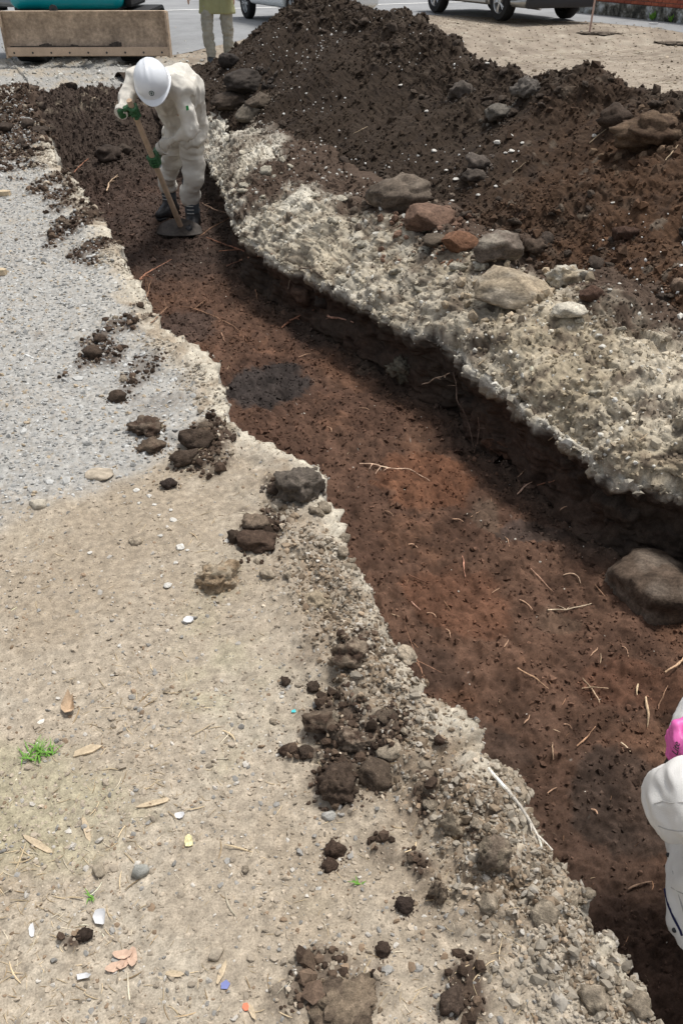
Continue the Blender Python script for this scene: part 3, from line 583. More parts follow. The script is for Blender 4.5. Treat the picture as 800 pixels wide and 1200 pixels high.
for q in [
 ('soil_block', 'largest block of grey brown soil perched on the left lip of the trench', 'soil clod', 350,567,25,24, (.105,.088,.072), 3, None, 4, 7, .10),
 (S_, 'small dark clod touching the left side of the large grey brown block', 'soil clod', 321,571,9,9, DK, 4),
 (S_, 'rounded brown clod with flat top above its smaller twin, on the gravel edge', 'soil clod', 171,500,19,13, (.13,.10,.075), 5, DB, 4),
 (S_, 'flatter brown clod directly below its rounder twin on the gravel edge', 'soil clod', 178,521,15,9, (.12,.09,.065), 6, DB),
 (S_, 'lone round dark clod on pale gravel above the twin brown clods', 'soil clod', 137,464,10,9, DK, 7),
 (S_, 'dark clod on gravel at the left tip of the upper crumb patch', 'soil clod', 109,412,12,10, DK, 8),
 (S_, 'small black clod beside the top of the upper crumb patch', 'soil clod', 117,396,7,6, DK, 9),
 (S_, 'small round black clod alone below the big dark patch by the gravel corner', 'soil clod', 197,566,8,8, (.045,.034,.028), 10),
 (S_, 'dark clod crowning the crumbly patch at the gravel corner', 'soil clod', 232,512,18,15, DK, 11),
 (S_, 'dark jagged clod at the lower left of the patch at the gravel corner', 'soil clod', 216,535,15,12, DK, 12),
 (S_, 'long wet looking brown clod lying below the large grey brown block', 'soil clod', 301,634,22,12, DB, 13),
 (S_, 'light brown clod behind the long wet looking clod', 'soil clod', 299,611,13,11, (.17,.13,.095), 14),
 (S_, 'small dark clod at the left end of the long wet looking clod', 'soil clod', 276,627,10,10, DK, 15),
 ('dirt_lump', 'tan grassy lump sitting alone on the chips, lower left of the long clod', 'dirt lump', 254,674,18,17, (.27,.20,.13), 16, TANC, 4, 2, .2),
 (S_, 'biggest dark brown clod on the near left lip, beside pale rubble', 'soil clod', 396,915,24,24, (.070,.050,.037), 17, None, 4, 5, .12),
 (S_, 'dark lump to the upper right of the biggest near clod', 'soil clod', 441,905,18,20, (.10,.075,.055), 18),
 (S_, 'crumbly brown clod above the biggest near clod', 'soil clod', 418,868,20,15, (.20,.155,.115), 19, DB, 4),
 (S_, 'brown clod at the upper left rim of the near clod cluster', 'soil clod', 374,845,17,14, (.17,.13,.095), 20, DB),
 (S_, 'small brown clod with pale top left of the near clod cluster', 'soil clod', 335,878,9,8, DB, 21),
 (S_, 'tiny dark clod right of the small pale topped clod', 'soil clod', 357,882,9,7, DK, 22),
 (S_, 'upper of two dark clods side by side below the biggest near clod', 'soil clod', 393,996,12,10, DB, 23),
 (S_, 'lower of two dark clods side by side below the biggest near clod', 'soil clod', 386,1013,9,8, DB, 24),
 (S_, 'round dark clod near the green sprout', 'soil clod', 475,1058,11,11, (.055,.04,.032), 25),
 (S_, 'small dark clod alone on the dirt below the clod near the sprout', 'soil clod', 450,1112,9,9, (.075,.053,.04), 26),
 (S_, 'small dark clod near the lip edge, above the long white root', 'soil clod', 515,867,8,7, DB, 27),
 (S_, 'small upright dark clod left of the lip, above the near clod cluster', 'soil clod', 334,797,6,7, DK, 28),
 (S_, 'dark clod right of the small upright clod, at the rubble edge', 'soil clod', 366,805,8,8, DK, 29),
 (S_, 'thick brown clod jammed under the lip slab on the right of the near rubble', 'soil clod', 579,995,20,24, (.16,.125,.095), 30, (.23,.19,.14), 4),
 (S_, 'tall brown lump standing in the near rubble above the round clod', 'soil clod', 513,1035,12,26, (.22,.175,.13), 31, DB, 4),
 (S_, 'brown lump in the middle of the near rubble, by the dark crack', 'soil clod', 528,960,14,26, (.30,.25,.185), 32, (.2,.15,.11), 4),
 (S_, 'dark clod at the bottom of the near rubble, left of the lip', 'soil clod', 530,1170,16,17, (.09,.065,.05), 33),
 (S_, 'broad brown clod spread at the bottom edge of the picture', 'soil clod', 405,1180,30,14, (.20,.155,.11), 34, (.10,.075,.055), 4, 3, .2),
 (S_, 'brown clod on the lip top right of the crumbly patch, mid way down the lip', 'soil clod', 410,768,18,18, (.24,.19,.14), 35, DB, 4),
 (S_, 'tan clod just above the lip break, near the wall root', 'soil clod', 372,700,16,12, (.33,.27,.19), 36, None, 4),
 ('flat_stone', 'pale flat stone at the border between grey gravel and tan dirt', 'stone', 115,556,15,6, (.42,.36,.28), 37, None, 3, 6, .05),
 ('flat_stone', 'small pale stone at the left edge of the tan dirt', 'stone', 45,591,11,6, (.42,.38,.31), 38, None, 3, 6, .05),
 ('flat_stone', 'smooth round grey stone in the near dirt', 'stone', 163,1018,10,12, (.33,.33,.30), 39, None, 3, 2, .03),
 ('flat_stone', 'tan angular stone left of the smooth round grey stone', 'stone', 116,1019,8,10, (.34,.29,.22), 40, None, 3, 6, .05),
 ('flat_stone', 'pale lumpy stone right of the blue chip, near the bottom', 'stone', 253,1117,9,9, (.42,.36,.28), 41, None, 3, 6, .05),
 ('flat_stone', 'grey chip of stone left of the upper of two dark clods', 'stone', 386,955,8,6, (.38,.37,.34), 42, None, 3, 6, .05),
 (S_, 'black crumb heap in the near dirt, by the white paper scrap', 'soil clod', 98,1093,8,9, (.05,.036,.028), 43),
 # right bank
 ('rock_slab', 'large flat tan slab lying on the right bank', 'rock', 604,335,50,30, (.30,.245,.175), 50, (.38,.325,.25), 4, 8, .06),
 ('rock', 'grey brown rock behind the large flat tan slab', 'rock', 582,290,29,24, (.13,.105,.085), 51, (.24,.21,.17), 4, 7, .09),
 ('rock', 'reddish brown angular rock below the grey block', 'rock', 500,260,36,24, (.15,.095,.068), 52, None, 4, 9, .06),
 ('rock', 'large rough grey block at the heap foot, above the reddish rock', 'rock', 472,222,35,32, (.125,.10,.078), 53, (.17,.14,.11), 4, 5, .12),
 ('rock', 'small rust coloured rock between reddish rock and tan slab', 'rock', 536,285,18,17, (.16,.085,.052), 54, None, 4, 7, .07),
 ('rock', 'dark rock left of the small rust coloured rock', 'rock', 512,280,18,10, (.10,.08,.06), 55),
 ('rock', 'small pale whitish rock below the right end of the tan slab', 'rock', 667,366,19,13, (.50,.46,.38), 56, None, 4, 6, .06),
 ('rock', 'crusty white lump at the right tip of the tan slab', 'rock', 662,323,17,18, (.46,.43,.36), 57, (.3,.25,.18), 4, 2, .25),
 (S_, 'brown clod between the crusty white lump and the whitish rock', 'soil clod', 690,345,12,12, (.09,.055,.04), 58),
 (S_, 'dark flat clod on the heap foot right of the grey brown rock', 'soil clod', 627,290,16,10, DK, 59),
 (S_, 'big brown clod at the top right of the heap', 'soil clod', 765,147,40,26, (.105,.072,.048), 60, (.07,.045,.03), 4, 4, .10),
 (S_, 'dark clod left of the big brown clod near the heap crest', 'soil clod', 722,135,20,16, (.062,.045,.034), 61),
 (S_, 'square dark clod on the smooth face of the heap', 'soil clod', 733,272,13,14, (.060,.036,.026), 62, None, 3, 6),
 ('rock', 'brown stone at the right edge where heap meets bank', 'rock', 795,333,9,11, (.18,.13,.095), 63),
 (S_, 'slanting grey clod near the notch in the heap crest', 'soil clod', 617,105,16,14, (.13,.115,.10), 64, None, 4, 7),
 (S_, 'grey brown clod on the heap face left of centre', 'soil clod', 540,105,14,11, (.095,.08,.068), 65),
 (S_, 'pale grey clod high in the middle of the heap face', 'soil clod', 585,132,16,11, (.14,.125,.105), 66),
 (S_, 'flat grey clod in the lower left heap face', 'soil clod', 558,190,15,11, (.10,.083,.07), 67),
 (S_, 'rounded grey clod low on the heap above the reddish rock', 'soil clod', 555,207,14,9, (.085,.07,.058), 68),
 (S_, 'black round clod resting by the standing person', 'soil clod', 267,71,13,12, (.042,.036,.032), 69, None, 4, 2, .06),
 (S_, 'large smooth dark clod at the far foot of the heap', 'soil clod', 289,99,26,15, (.05,.042,.036), 70, None, 4, 3, .07),
 (S_, 'grey angular clod at the far heap foot', 'soil clod', 305,118,16,14, (.10,.08,.062), 71, None, 4, 7, .07),
 (S_, 'brown slab shaped clod left of the grey angular clod', 'soil clod', 268,122,20,10, (.075,.058,.045), 72),
 (S_, 'pale edged clod on the far end of the bank', 'soil clod', 292,134,14,11, (.14,.12,.095), 73),
 ('boulder', 'big half buried boulder against the right wall of the trench', 'boulder', 776,672,58,62, (.085,.062,.046), 74, (.15,.12,.095), 4, 5, .10),
 ('rock', 'dark rock at the foot of the right wall below the white bank', 'rock', 381,350,12,13, (.055,.045,.038), 75),
 (S_, 'clump of grey roots and soil stuck in the right wall', 'soil clod', 470,430,11,13, (.16,.145,.11), 76, DK, 4, 0, .3),
 ('soil_slab', 'thin brown slab of soil leaning on the right wall foot', 'soil clod', 592,520,24,22, (.10,.06,.042), 77, None, 4, 8, .05),
 ('soil_slab', 'brown slab leaning below the white part of the right wall', 'soil clod', 357,343,17,16, (.085,.055,.04), 78, None, 4, 8, .05),
 (S_, 'dark rounded clod at the base of the end slope by the worker', 'soil clod', 128,178,14,10, (.055,.042,.034), 79),
 ('rock', 'small reddish stone on the trench floor below the right wall', 'rock', 621,488+80,6,5, (.18,.12,.09), 80)]:
    q = list(q)+[None]*13; name, label, cat, px, py, rx, ry, c, seed = q[:9]
    if name in ('rock', 'rock_slab', 'boulder', 'soil_slab'): q[12] = (q[12] or .13)*.62; ry *= .85
    kw = dict(c2=q[9], sub=q[10] or 3, cuts=q[11] if q[11] is not None else 4, rough=q[12] or .13)
    if name in ('flat_stone',): kw['sink'] = .55; kw['mat'] = M['stone']
    if seed == 34: kw['sink'] = .8
    if name == 'boulder': kw['sink'] = .85; kw['rough'] = .05
    clod(name, label, cat, px, py, rx, ry, c, seed, **kw)
q_p = []; q_s = []; q_c = []
for loc, a, c, name in SK:
    if name in ('flat_stone', 'boulder') or loc.y > 9: continue
    for k in range(44):
        t = rng.uniform(0, 6.28); rr = a*rng.uniform(.75, 1.7); x, y = loc.x+rr*math.cos(t), loc.y+rr*math.sin(t); z, _n = drop(x, y)
        if abs(z-loc.z) < a*1.2: q_p.append((x, y, z)); q_s.append(a*rng.uniform(.04, .17)); q_c.append(np.array(c)*rng.uniform(.8, 1.6))
scatter('clod_debris', np.array(q_p, np.float32), np.tile(np.array([[0, 0, 1.]], np.float32), (len(q_p), 1)), np.array(q_s, np.float32), np.array(q_c, np.float32), 'small crumbs fallen off the clods and rocks', flat=.8, tilt=1.2, mat=M['heap'])
# clods nobody could tell apart, strewn over heap and top left corner
protos = [rock_mesh('soil_clod', (.056+.01*(k % 3), .043+.008*(k % 3), .034+.006*(k % 3)), 3, 200+k, 4+k % 3, .13) for k in range(9)]
def strew(n, A_, PP, NN, dens, vis, lo, hi, label, group):
    p, n_, i = pick(PP, NN, A_, dens, n, vis)
    for k in range(n):
        o = bpy.data.objects.new(protos[0].name.split('.')[0], protos[k % 9]); col.objects.link(o); r = lo+(hi-lo)*random.random()**2.2
        o.location = p[k]+n_[k]*r*.25; o.scale = (r, r*random.uniform(.7, 1), r*random.uniform(.6, .9)); o.rotation_euler = (random.uniform(-.6, .6), random.uniform(-.6, .6), random.uniform(0, 6.3)); tag(o, label, 'soil clod', group)
pp_ = protos
def strew2(n, c, dens, lo, hi, label, group):
    global protos
    old = protos; protos = [rock_mesh('crust_lump', np.array(c)*(.8+.15*(k % 4)), 3, 400+k, 5, .11, c2=(np.array(c)*.6).tolist()) for k in range(9)]
    strew(n, AREA, P, N, dens, VIS, lo, hi, label, group); protos = old
strew2(70, (.42, .385, .31), bank*(SS < 7.5)*(SS > 1)*(dr < .6)*1., .012, .05, 'pale lump of crust lying on the right bank', 'crust lumps on the right bank')
strew2(40, (.34, .285, .215), leftg*nearlip*(Yg < 2.3)*(SS > .2)*1., .008, .026, 'tan lump of crust in the rubble of the near left lip', 'crust lumps on the left lip')
strew2(30, (.15, .115, .085), (dark > .4)*leftg*(Yg < 7)*1./(1+Yg), .008, .03, 'brown lump of soil in a dark patch of the left lip', 'soil lumps in the dark patches of the left lip')
strew(120, HAREA, Pz, Nh, (uu > .0)*(HT < 3.8)*(HS < 10)*(ruf > .4), HVIS, .02, .055, 'dark clod lying loose among many on the face of the spoil heap', 'clods on the spoil heap')
strew(40, HAREA, Pz, Nh, np.exp(-((uu-.02)/.07)**2)*(HS < 10)*(HS > 2.2), HVIS, .02, .05, 'small clod at the foot of the spoil heap', 'clods along the foot of the heap')
strew(45, AREA, P, N, (topleft > .1)*(I == 0)*1., VIS, .03, .10, 'dark clod in the pile at the far left lip of the trench', 'clods at the far left lip')
strew(24, AREA, P, N, ((SS > S_END-1.1)*(SS < S_END+1.1)*(T > .3)*(T < 2.8)*(I >= 1))*1., VIS, .03, .09, 'dark clod on the end slope of the trench', 'clods on the end slope')
#==ROOTS==
# ------------------------------------------------------------------ roots, chips, leaves, scraps
def root(label, pts, rad=.0022, c=(.30, .19, .12), lift=.004, cat='root', group=None, name='root', side=True, zs=None, taper=.4, mat=None):
    Pp = []
    for k, (x, y) in enumerate(pts):
        if zs is not None: p = Vector(at(x, y, zs[k]))
        else:
            p, n, _ = hit(x, y); p = p + Vector((0, 0, lift)) + n*.002
        Pp.append(p)
    # resample with small kinks
    L_ = [0]
    for a, b_ in zip(Pp[:-1], Pp[1:]): L_.append(L_[-1]+(b_-a).length)
    m_ = max(8, min(40, int(L_[-1]/.012))); q = np.linspace(0, L_[-1], m_); arr = np.array([list(p) for p in Pp])
    C3 = np.stack([np.interp(q, L_, arr[:, k]) for k in range(3)], -1); ker = np.array([.25, .5, .25])
    for it in range(2): C3[1:-1] = .25*C3[:-2]+.5*C3[1:-1]+.25*C3[2:]
    sdx = rng.integers(0, 999); C3 += .006*np.stack([fbm(q*6+sdx, q*0, q*0, 3, 3), fbm(q*6+sdx, q*0+9, q*0, 3, 3), .4*np.abs(fbm(q*6+sdx, q*0+19, q*0, 3, 3))], -1)
    C3[:, 2] = np.maximum(C3[:, 2], C3[:, 2])
    r_ = rad*(1-(1-taper)*np.abs(np.linspace(-.55, 1, m_)))*(1+.25*fbm(q, q*0, q*0+sdx, 60, 2))
    B = MB(); B.tube([tuple(p) for p in C3], list(np.maximum(r_, .0006)), 7)
    if side and m_ > 12:
        for k in range(2 + (m_ > 20)):
            i0 = rng.integers(3, m_-4); d_ = Vector(rng.normal(size=3)); d_.z = abs(d_.z)*.2; d_.normalize(); p0 = Vector(C3[i0]); ln = L_[-1]*rng.uniform(.08, .2)
            B.tube([p0, p0+d_*ln*.5, p0+d_*ln+Vector((0, 0, -.003))], [rad*.55, rad*.4, rad*.2], 5)
    base = (C3[0]); o = B.build(name, mat or M['root'], smooth=True)
    me = o.data; a_ = me.attributes.new('Col', 'FLOAT_COLOR', 'POINT'); n_ = len(me.vertices); c4 = np.ones((n_, 4), np.float32); co_ = np.empty(n_*3, np.float32); me.vertices.foreach_get('co', co_); co_ = co_.reshape(-1, 3)
    c4[:, :3] = np.clip(np.array(c)[None]*(1+.5*fbm(co_[:, 0], co_[:, 1], co_[:, 2], 30, 2))[:, None], .01, .85); a_.data.foreach_set('color', c4.ravel())
    ctr = co_.mean(0); me.vertices.foreach_set('co', (co_-ctr).ravel()); o.location = ctr; me.update()
    return tag(o, label, cat, group)
RED = (.34, .17, .11); PAL = (.60, .48, .34); BRN = (.26, .155, .10); WHI = (.74, .69, .60)
root('long pale root hanging off the near left lip into the trench', [(572,899),(582,912),(600,932),(618,960),(632,988),(640,1010)], .0042, WHI, zs=[.075,.075,.07,.06,.045,.03])
root('short pale forked stub sticking out of the left wall near the bottom', [(698,1112),(710,1105),(724,1103)], .004, (.5,.42,.3), zs=[-.02,-.03,-.04])
root('pale wavy root lying alone on open trench floor past the dark oval', [(422,545),(440,546),(455,551),(480,553),(503,566)], .0034, (.62,.44,.32), lift=.008)
root('reddish root between the worker and the dark bank, rising to the right', [(266,314),(280,308),(292,304),(319,300)], .006, (.42,.24,.17), lift=.012)
root('reddish root slanting on the floor just right of the worker boots', [(243,280),(258,287),(272,291),(287,297)], .0055, RED, lift=.012)
root('thin dark root curving from the worker boot to the bank', [(236,238),(252,246),(270,251),(284,243)], .005, (.22,.15,.11), zs=[-.2,-.22,-.25,-.2])
root('thin brown root rising from the worker feet to the right bank', [(234,277),(248,267),(262,259),(278,249)], .005, BRN, zs=[-.40,-.37,-.33,-.28])
root('straight reddish root pointing at the dark rock under the white bank', [(330,386),(340,378),(352,371),(367,365)], .0055, RED, lift=.01)
root('short thick reddish root against the right wall above the dark oval', [(382,374),(398,376),(414,381)], .006, (.42,.25,.18), lift=.014)
root('long thin brown root curving above the dark oval', [(214,361),(226,363),(242,369),(262,378),(278,387),(287,399)], .0045, BRN, lift=.008)
root('small pale curl beside the long thin brown root', [(259,391),(261,398),(264,402)], .0045, (.36,.22,.15))
root('grey forked twig leaning on the wall foot near the thin slab', [(337,343),(341,330),(352,319),(367,318)], .005, (.24,.19,.15), lift=.02)
root('thin upright twig on the floor below the grey forked twig', [(300,340),(301,347),(302,354)], .004, BRN)
root('pair of thin roots at the left lip beside the worker floor', [(165,330),(172,322),(181,316)], .005, RED, lift=.01)
root('thin root tucked against the left lip above the dark oval', [(178,381),(186,373),(197,361)], .004, BRN, lift=.01)
root('small dark root hanging down the left lip edge', [(172,351),(175,342),(178,330)], .004, BRN, lift=.01)
root('pale crooked root on the dark far floor', [(126,226),(128,217),(132,212),(138,207)], .007, (.52,.38,.26), lift=.015)
root('reddish root on the far floor below the end slope', [(88,204),(95,196),(104,188)], .007, RED, lift=.015)
root('dark straight stick leaning on the end slope', [(93,128),(99,142),(107,158)], .009, (.05,.035,.028), lift=.03)
root('short reddish root on the floor at the wall foot near the boulder', [(605,582),(613,573),(622,566)], .0032, (.45,.3,.22), lift=.006)
root('reddish sliver of root close to the wall, right of the short root', [(628,572),(638,570),(649,566)], .003, RED, lift=.012)
root('thick pale splinter standing out on the near floor', [(755,820),(756,834),(757,852)], .0042, (.62,.46,.30), lift=.006)
root('pale straight root lying level on the floor below the boulder', [(642,716),(660,717),(674,713),(692,709)], .003, (.62,.50,.36), lift=.006)
root('thin root slanting down right in the middle of the near floor', [(607,783),(620,793),(632,800),(643,808)], .0028, (.5,.32,.2), lift=.005)
root('thin red root crossing the floor left of the boulder', [(620,667),(630,678),(647,695)], .0026, (.42,.26,.18), lift=.005)
root('fine looped pale root left of the boulder', [(661,677),(670,672),(678,677),(681,686)], .0026, (.5,.36,.25), lift=.006)
root('thin brown root angled toward the boulder foot', [(698,688),(704,697),(710,705)], .0026, BRN, lift=.005)
root('crossed thin twig on the near floor, upright branch', [(681,795),(692,808),(702,826)], .0026, (.5,.36,.24), lift=.005)
root('crossed thin twig on the near floor, level branch', [(680,810),(695,808),(712,809)], .0022, (.5,.36,.24), lift=.006)
root('short pale splinter on the near floor above the thick pale splinter', [(745,803),(747,809),(746,817)], .0032, (.6,.46,.3), lift=.006)
root('bent thin root right of the thick pale splinter', [(770,832),(773,820),(781,807)], .0024, BRN, lift=.006)
root('thin rootlet across the dark near floor', [(676,877),(684,866),(696,854)], .0024, (.4,.24,.15), lift=.005)
root('pale bent rootlet beside the pink glove', [(725,872),(731,876),(736,885)], .003, (.58,.46,.32), lift=.006)
root('thin upright rootlet near the left lip on the near floor', [(645,890),(646,881),(648,871)], .0024, (.48,.33,.22), lift=.005)
root('dark wavy root near the left lip beside the crust shelf', [(477,677),(490,681),(506,687)], .003, (.19,.1,.065), lift=.006)
root('short pinkish root below the dark wavy root', [(482,707),(486,712),(491,718)], .0028, (.5,.3,.22), lift=.005)
root('thin upright pinkish root in the open middle floor', [(542,654),(544,665),(546,678)], .0026, (.5,.26,.18), lift=.005)
root('small tan root in the middle floor above the thin slanting root', [(609,705),(618,709),(625,716)], .0028, (.46,.3,.2), lift=.005)
root('long thin arched root against the left lip', [(465,768),(478,772),(490,783),(498,801)], .0022, (.3,.17,.11), lift=.006)
root('thick pale root at the right edge of the floor, cut by the frame', [(779,795),(790,783),(806,770)], .0042, (.5,.34,.22), lift=.02)
root('curved thin root across the dark near floor by the helmeted digger', [(736,1043),(748,1036),(760,1034)], .003, (.3,.2,.14), lift=.005)
root('forked reddish root jutting from the right wall, upper one', [(735,591),(752,592),(772,590),(806,584)], .0045, (.46,.29,.2), zs=[-.24,-.23,-.21,-.18])
root('forked pale root jutting from the right wall, lower one', [(758,608),(772,602),(786,598),(806,594)], .0032, (.6,.47,.34), zs=[-.27,-.25,-.23,-.2])
root('thin dark root hanging from the overhang by the root clump', [(532,437),(536,470),(549,498),(555,530)], .0034, (.10,.07,.055), zs=[-.16,-.24,-.34,-.40])
root('second thin root hanging beside the first at the overhang', [(560,490),(561,505),(556,528)], .003, (.14,.10,.08), zs=[-.22,-.3,-.38])
root('thin root stretched level from the wall to the floor at the overhang', [(495,451),(512,443),(527,437)], .0032, (.34,.25,.19), zs=[-.3,-.22,-.16])
for x, y, dx, dy, tx in [(562,660,0,0,'')]: pass
small = [(605,560,10,-8),(590,630,6,12),(530,610,12,3),(700,760,-8,10),(660,850,9,5),(590,760,5,-8),(640,930,9,-7),(690,950,8,6),(480,640,10,3),(560,600,-9,7),(450,600,12,6),(420,480,14,2),(380,500,9,7),(350,420,14,-4),(520,740,8,9),(730,760,6,11),(655,600,8,-6),(585,690,-7,7),(500,720,12,4),(615,850,5,-10)]
for x, y, dx, dy in small:
    root('one of the many short thin rootlets scattered on the trench floor', [(x, y), (x+dx*.5+2, y+dy*.5-2), (x+dx, y+dy)], .0024, (.42, .27, .18), .004, group='short rootlets on the trench floor', side=False)
for x, y, dx, dy in [(640,520,18,-14),(700,545,-14,-12),(560,430,12,-9),(690,170,20,-16),(780,190,14,-18),(560,180,-12,10),(600,205,16,-14),(430,150,-16,9),(745,520,14,-10),(600,440,-8,-12)]:
    root('thin pale rootlet poking out of the right bank or heap', [(x, y), (x+dx*.5+1, y+dy*.5-1), (x+dx, y+dy)], .0024 if y > 300 else .0036, (.40, .31, .21), .008, group='rootlets on bank and heap', side=False)

M['wood'] = earth('weathered_wood', (.52, .42, .29), 30, 300, (.7, 1.25), (.8, 1.2), .0008)
M['leaf'] = earth('dead_leaf', (.50, .37, .25), 60, 300, (.75, 1.2), (.85, 1.15), .0006)
def flake(name, label, cat, px, py, rx, ry, ang, mat, thick=.002, seed=0, pts=9, curl=.12, jag=.15, elong=None):
    """thin curled piece with thickness lying on the ground"""
    p, n, _ = hit(px, py); m_ = mpp(p); r = np.random.default_rng(seed); a = rx*m_*1.05; b_ = ry*m_*1.25
    an = np.sort(r.uniform(0, 2*np.pi, pts)) if jag > .2 else np.linspace(0, 2*np.pi, pts, endpoint=False)
    poly = [(a*math.cos(t)*(1+r.uniform(-jag, jag)), b_*math.sin(t)*(1+r.uniform(-jag, jag))) for t in an]
    B = MB(); rings = []
    for k, sc_ in ((0, 1.), (1, .55)): rings.append([(x*sc_, y*sc_) for x, y in poly])
    v = []; nP = len(poly)
    for top in (0, 1):
        for ring in rings: v += [(x, y, top*thick + curl*(x*x+y*y)/max(a, b_)) for x, y in ring]
        v.append((0, 0, top*thick))
    f = []; o1 = 2*nP+1
    for off, fl_ in ((0, 1), (o1, 0)):
        for i in range(nP):
            j = (i+1) % nP; q = [(off+i, off+j, off+nP+j, off+nP+i), (off+nP+i, off+nP+j, off+2*nP)]; f += [t[::-1] if fl_ else t for t in q]
    for i in range(nP): j = (i+1) % nP; f.append((i, j, o1+j, o1+i))
    B.add(v, f); o = B.build(name, mat, smooth=True); o.location = p+Vector((0, 0, .002)); o.rotation_euler = (r.uniform(-.08, .12), r.uniform(-.1, .1), R_(ang)); return tag(o, label, cat)
flake('wood_chip', 'broad flat wood chip right of the grass tuft', 'wood chip', 103,881,17,5,22, M['wood'], .005, 1, 5, 0, .2)
flake('wood_splinter', 'long thin wood splinter slanting near the left edge of the dirt', 'wood chip', 45,990,24,3,-28, M['wood'], .003, 2, 8, 0, .15)
flake('wood_splinter', 'thin wood splinter slanting up right in the middle of the near dirt', 'wood chip', 181,942,19,3,18, M['wood'], .003, 3, 8, 0, .15)
flake('wood_splinter', 'wood splinter lying level near the bottom of the dirt', 'wood chip', 205,1142,10,3,-4, M['wood'], .003, 4, 7, 0, .15)
flake('wood_splinter', 'steep narrow wood splinter left of the white scraps', 'wood chip', 102,972,17,3,-62, M['wood'], .003, 5, 7, 0, .15)
flake('wood_splinter', 'steep pale splinter above the blue chip', 'wood chip', 260,1140,14,2.5,75, M['wood'], .002, 6, 7, 0, .15)
flake('wood_splinter', 'steep splinter right of the orange bit near the bottom edge', 'wood chip', 295,1186,10,2.5,-60, M['wood'], .002, 7, 7, 0, .15)
flake('wood_end', 'tan wood end poking in at the left edge of the gravel, by the dark clods', 'wood', 4,229,9,5,15, M['wood'], .03, 8, 8, 0, .1)
flake('wood_end', 'tan wood piece at the left edge of the gravel, lower one', 'wood', 1,322,7,4,10, M['wood'], .03, 9, 8, 0, .1)
flake('dead_leaf', 'tan dead leaf standing above the grass tuft', 'leaf', 82,832,7,11,15, M['leaf'], .001, 10, 9, .9, .35)
M['leaf2'] = earth('pinkish_dry_leaf', (.56, .40, .30), 60, 300, (.8, 1.2), (.9, 1.1), .0006)
for k, (dx, dy, a_) in enumerate([(-9, 6, 25), (2, 0, 60), (11, -5, 100), (-1, -8, 5)]):
    flake('dry_leaf', ['lowest leaf of the pinkish dry leaf cluster near the bottom', 'middle leaf of the pinkish dry leaf cluster', 'right hand leaf of the pinkish dry leaf cluster', 'upper leaf of the pinkish dry leaf cluster'][k], 'leaf', 145+dx, 1128+dy, 11, 4.5, a_, M['leaf2'], .001, 20+k, 10, .4, .12)
M['white'] = plain('white_plastic', (.62, .62, .62), .4, .5, s=40); M['blue'] = plain('blue_plastic', (.16, .19, .42), .45); M['orange'] = plain('orange_plastic', (.62, .13, .04), .5); M['teal'] = plain('teal_plastic', (.02, .45, .48), .5)
flake('paper_scrap', 'crumpled white plastic scrap beside the dark crumb heap', 'scrap', 119,1078,7,8,20, M['white'], .001, 30, 9, .7, .3)
flake('paper_scrap', 'pale plastic scrap below the dark crumb heap', 'scrap', 98,1145,8,4,0, M['white'], .001, 31, 9, .5, .3)
flake('shell_bit', 'white shell bit alone on the dirt right of the pale streak', 'shell', 222,728,6,4,30, M['white'], .003, 32, 8, .3, .2)
flake('shell_bit', 'white shell bit in the middle of the near dirt', 'shell', 211,957,6,3.5,10, M['white'], .003, 33, 8, .3, .2)
flake('cream_flake', 'small cream flake right of the white shell bit', 'scrap', 222,987,5,6,10, earth('cream_flake', (.66, .60, .34), 60, 300), .002, 34, 8, .2, .2)
flake('plastic_chip', 'small blue plastic chip near the bottom', 'scrap', 264,1155,6,4,12, M['blue'], .002, 35, 5, 0, .1)
flake('plastic_chip', 'small orange bit at the bottom edge', 'scrap', 288,1181,4,4,12, M['orange'], .002, 36, 6, 0, .2)
flake('plastic_chip', 'tiny teal fleck beside the dark clods of the near rubble', 'scrap', 345,834,4,2,12, M['teal'], .001, 37, 5, 0, .1)
flake('paper_scrap', 'narrow white scrap left of the dark crumb heap', 'scrap', 38,1092,3,8,20, M['white'], .001, 38, 7, .3, .2)
# white stones in a streak
sm = [rock_mesh('white_stone', (.62, .60, .55), 2, 300+k, 6, .05, M['stone']) for k in range(4)]
for k, (x, y, r_) in enumerate([(181,592,6),(187,604,4),(203,610,7),(189,628,6),(211,642,8),(206,660,5),(190,675,5),(197,687,6),(160,575,7),(175,582,5),(106,648,4),(330,817,4),(303,605,5),(266,634,6),(220,645,4),(200,598,4),(163,590,5),(374,1041,6),(140,757,3)]):
    p, n, _ = hit(x, y); o = bpy.data.objects.new('white_stone', sm[k % 4]); col.objects.link(o); s_ = r_*mpp(p)*random.uniform(.45, .95); o.location = p+Vector((0, 0, s_*.2)); o.scale = (s_, s_*random.uniform(.55, .9), s_*.5); o.rotation_euler = (0, 0, k*1.3)
    tag(o, 'small white chalky stone among others on the tan dirt', 'stone', 'white stones on the dirt')
for k, (x, y, r_) in enumerate([(598,160,5),(583,168,5),(599,178,4),(592,180,3),(508,178,4),(696,160,4),(534,211,4),(523,200,3),(581,219,3),(560,229,3),(470,100,3),(570,75,3),(509,257-80,3),(770,199,3),(718,238,3),(530,236,3),(500,131,3),(612,168,3)]):
    p, n, _ = hit(x, y); o = bpy.data.objects.new('white_stone', sm[k % 4]); col.objects.link(o); s_ = r_*mpp(p)*.85; o.location = p+n*s_*.3; o.scale = (s_, s_, s_*.8); o.rotation_euler = (0, 0, k*1.3)
    tag(o, 'small white stone stuck in the dark face of the spoil heap', 'stone', 'white stones in the heap')
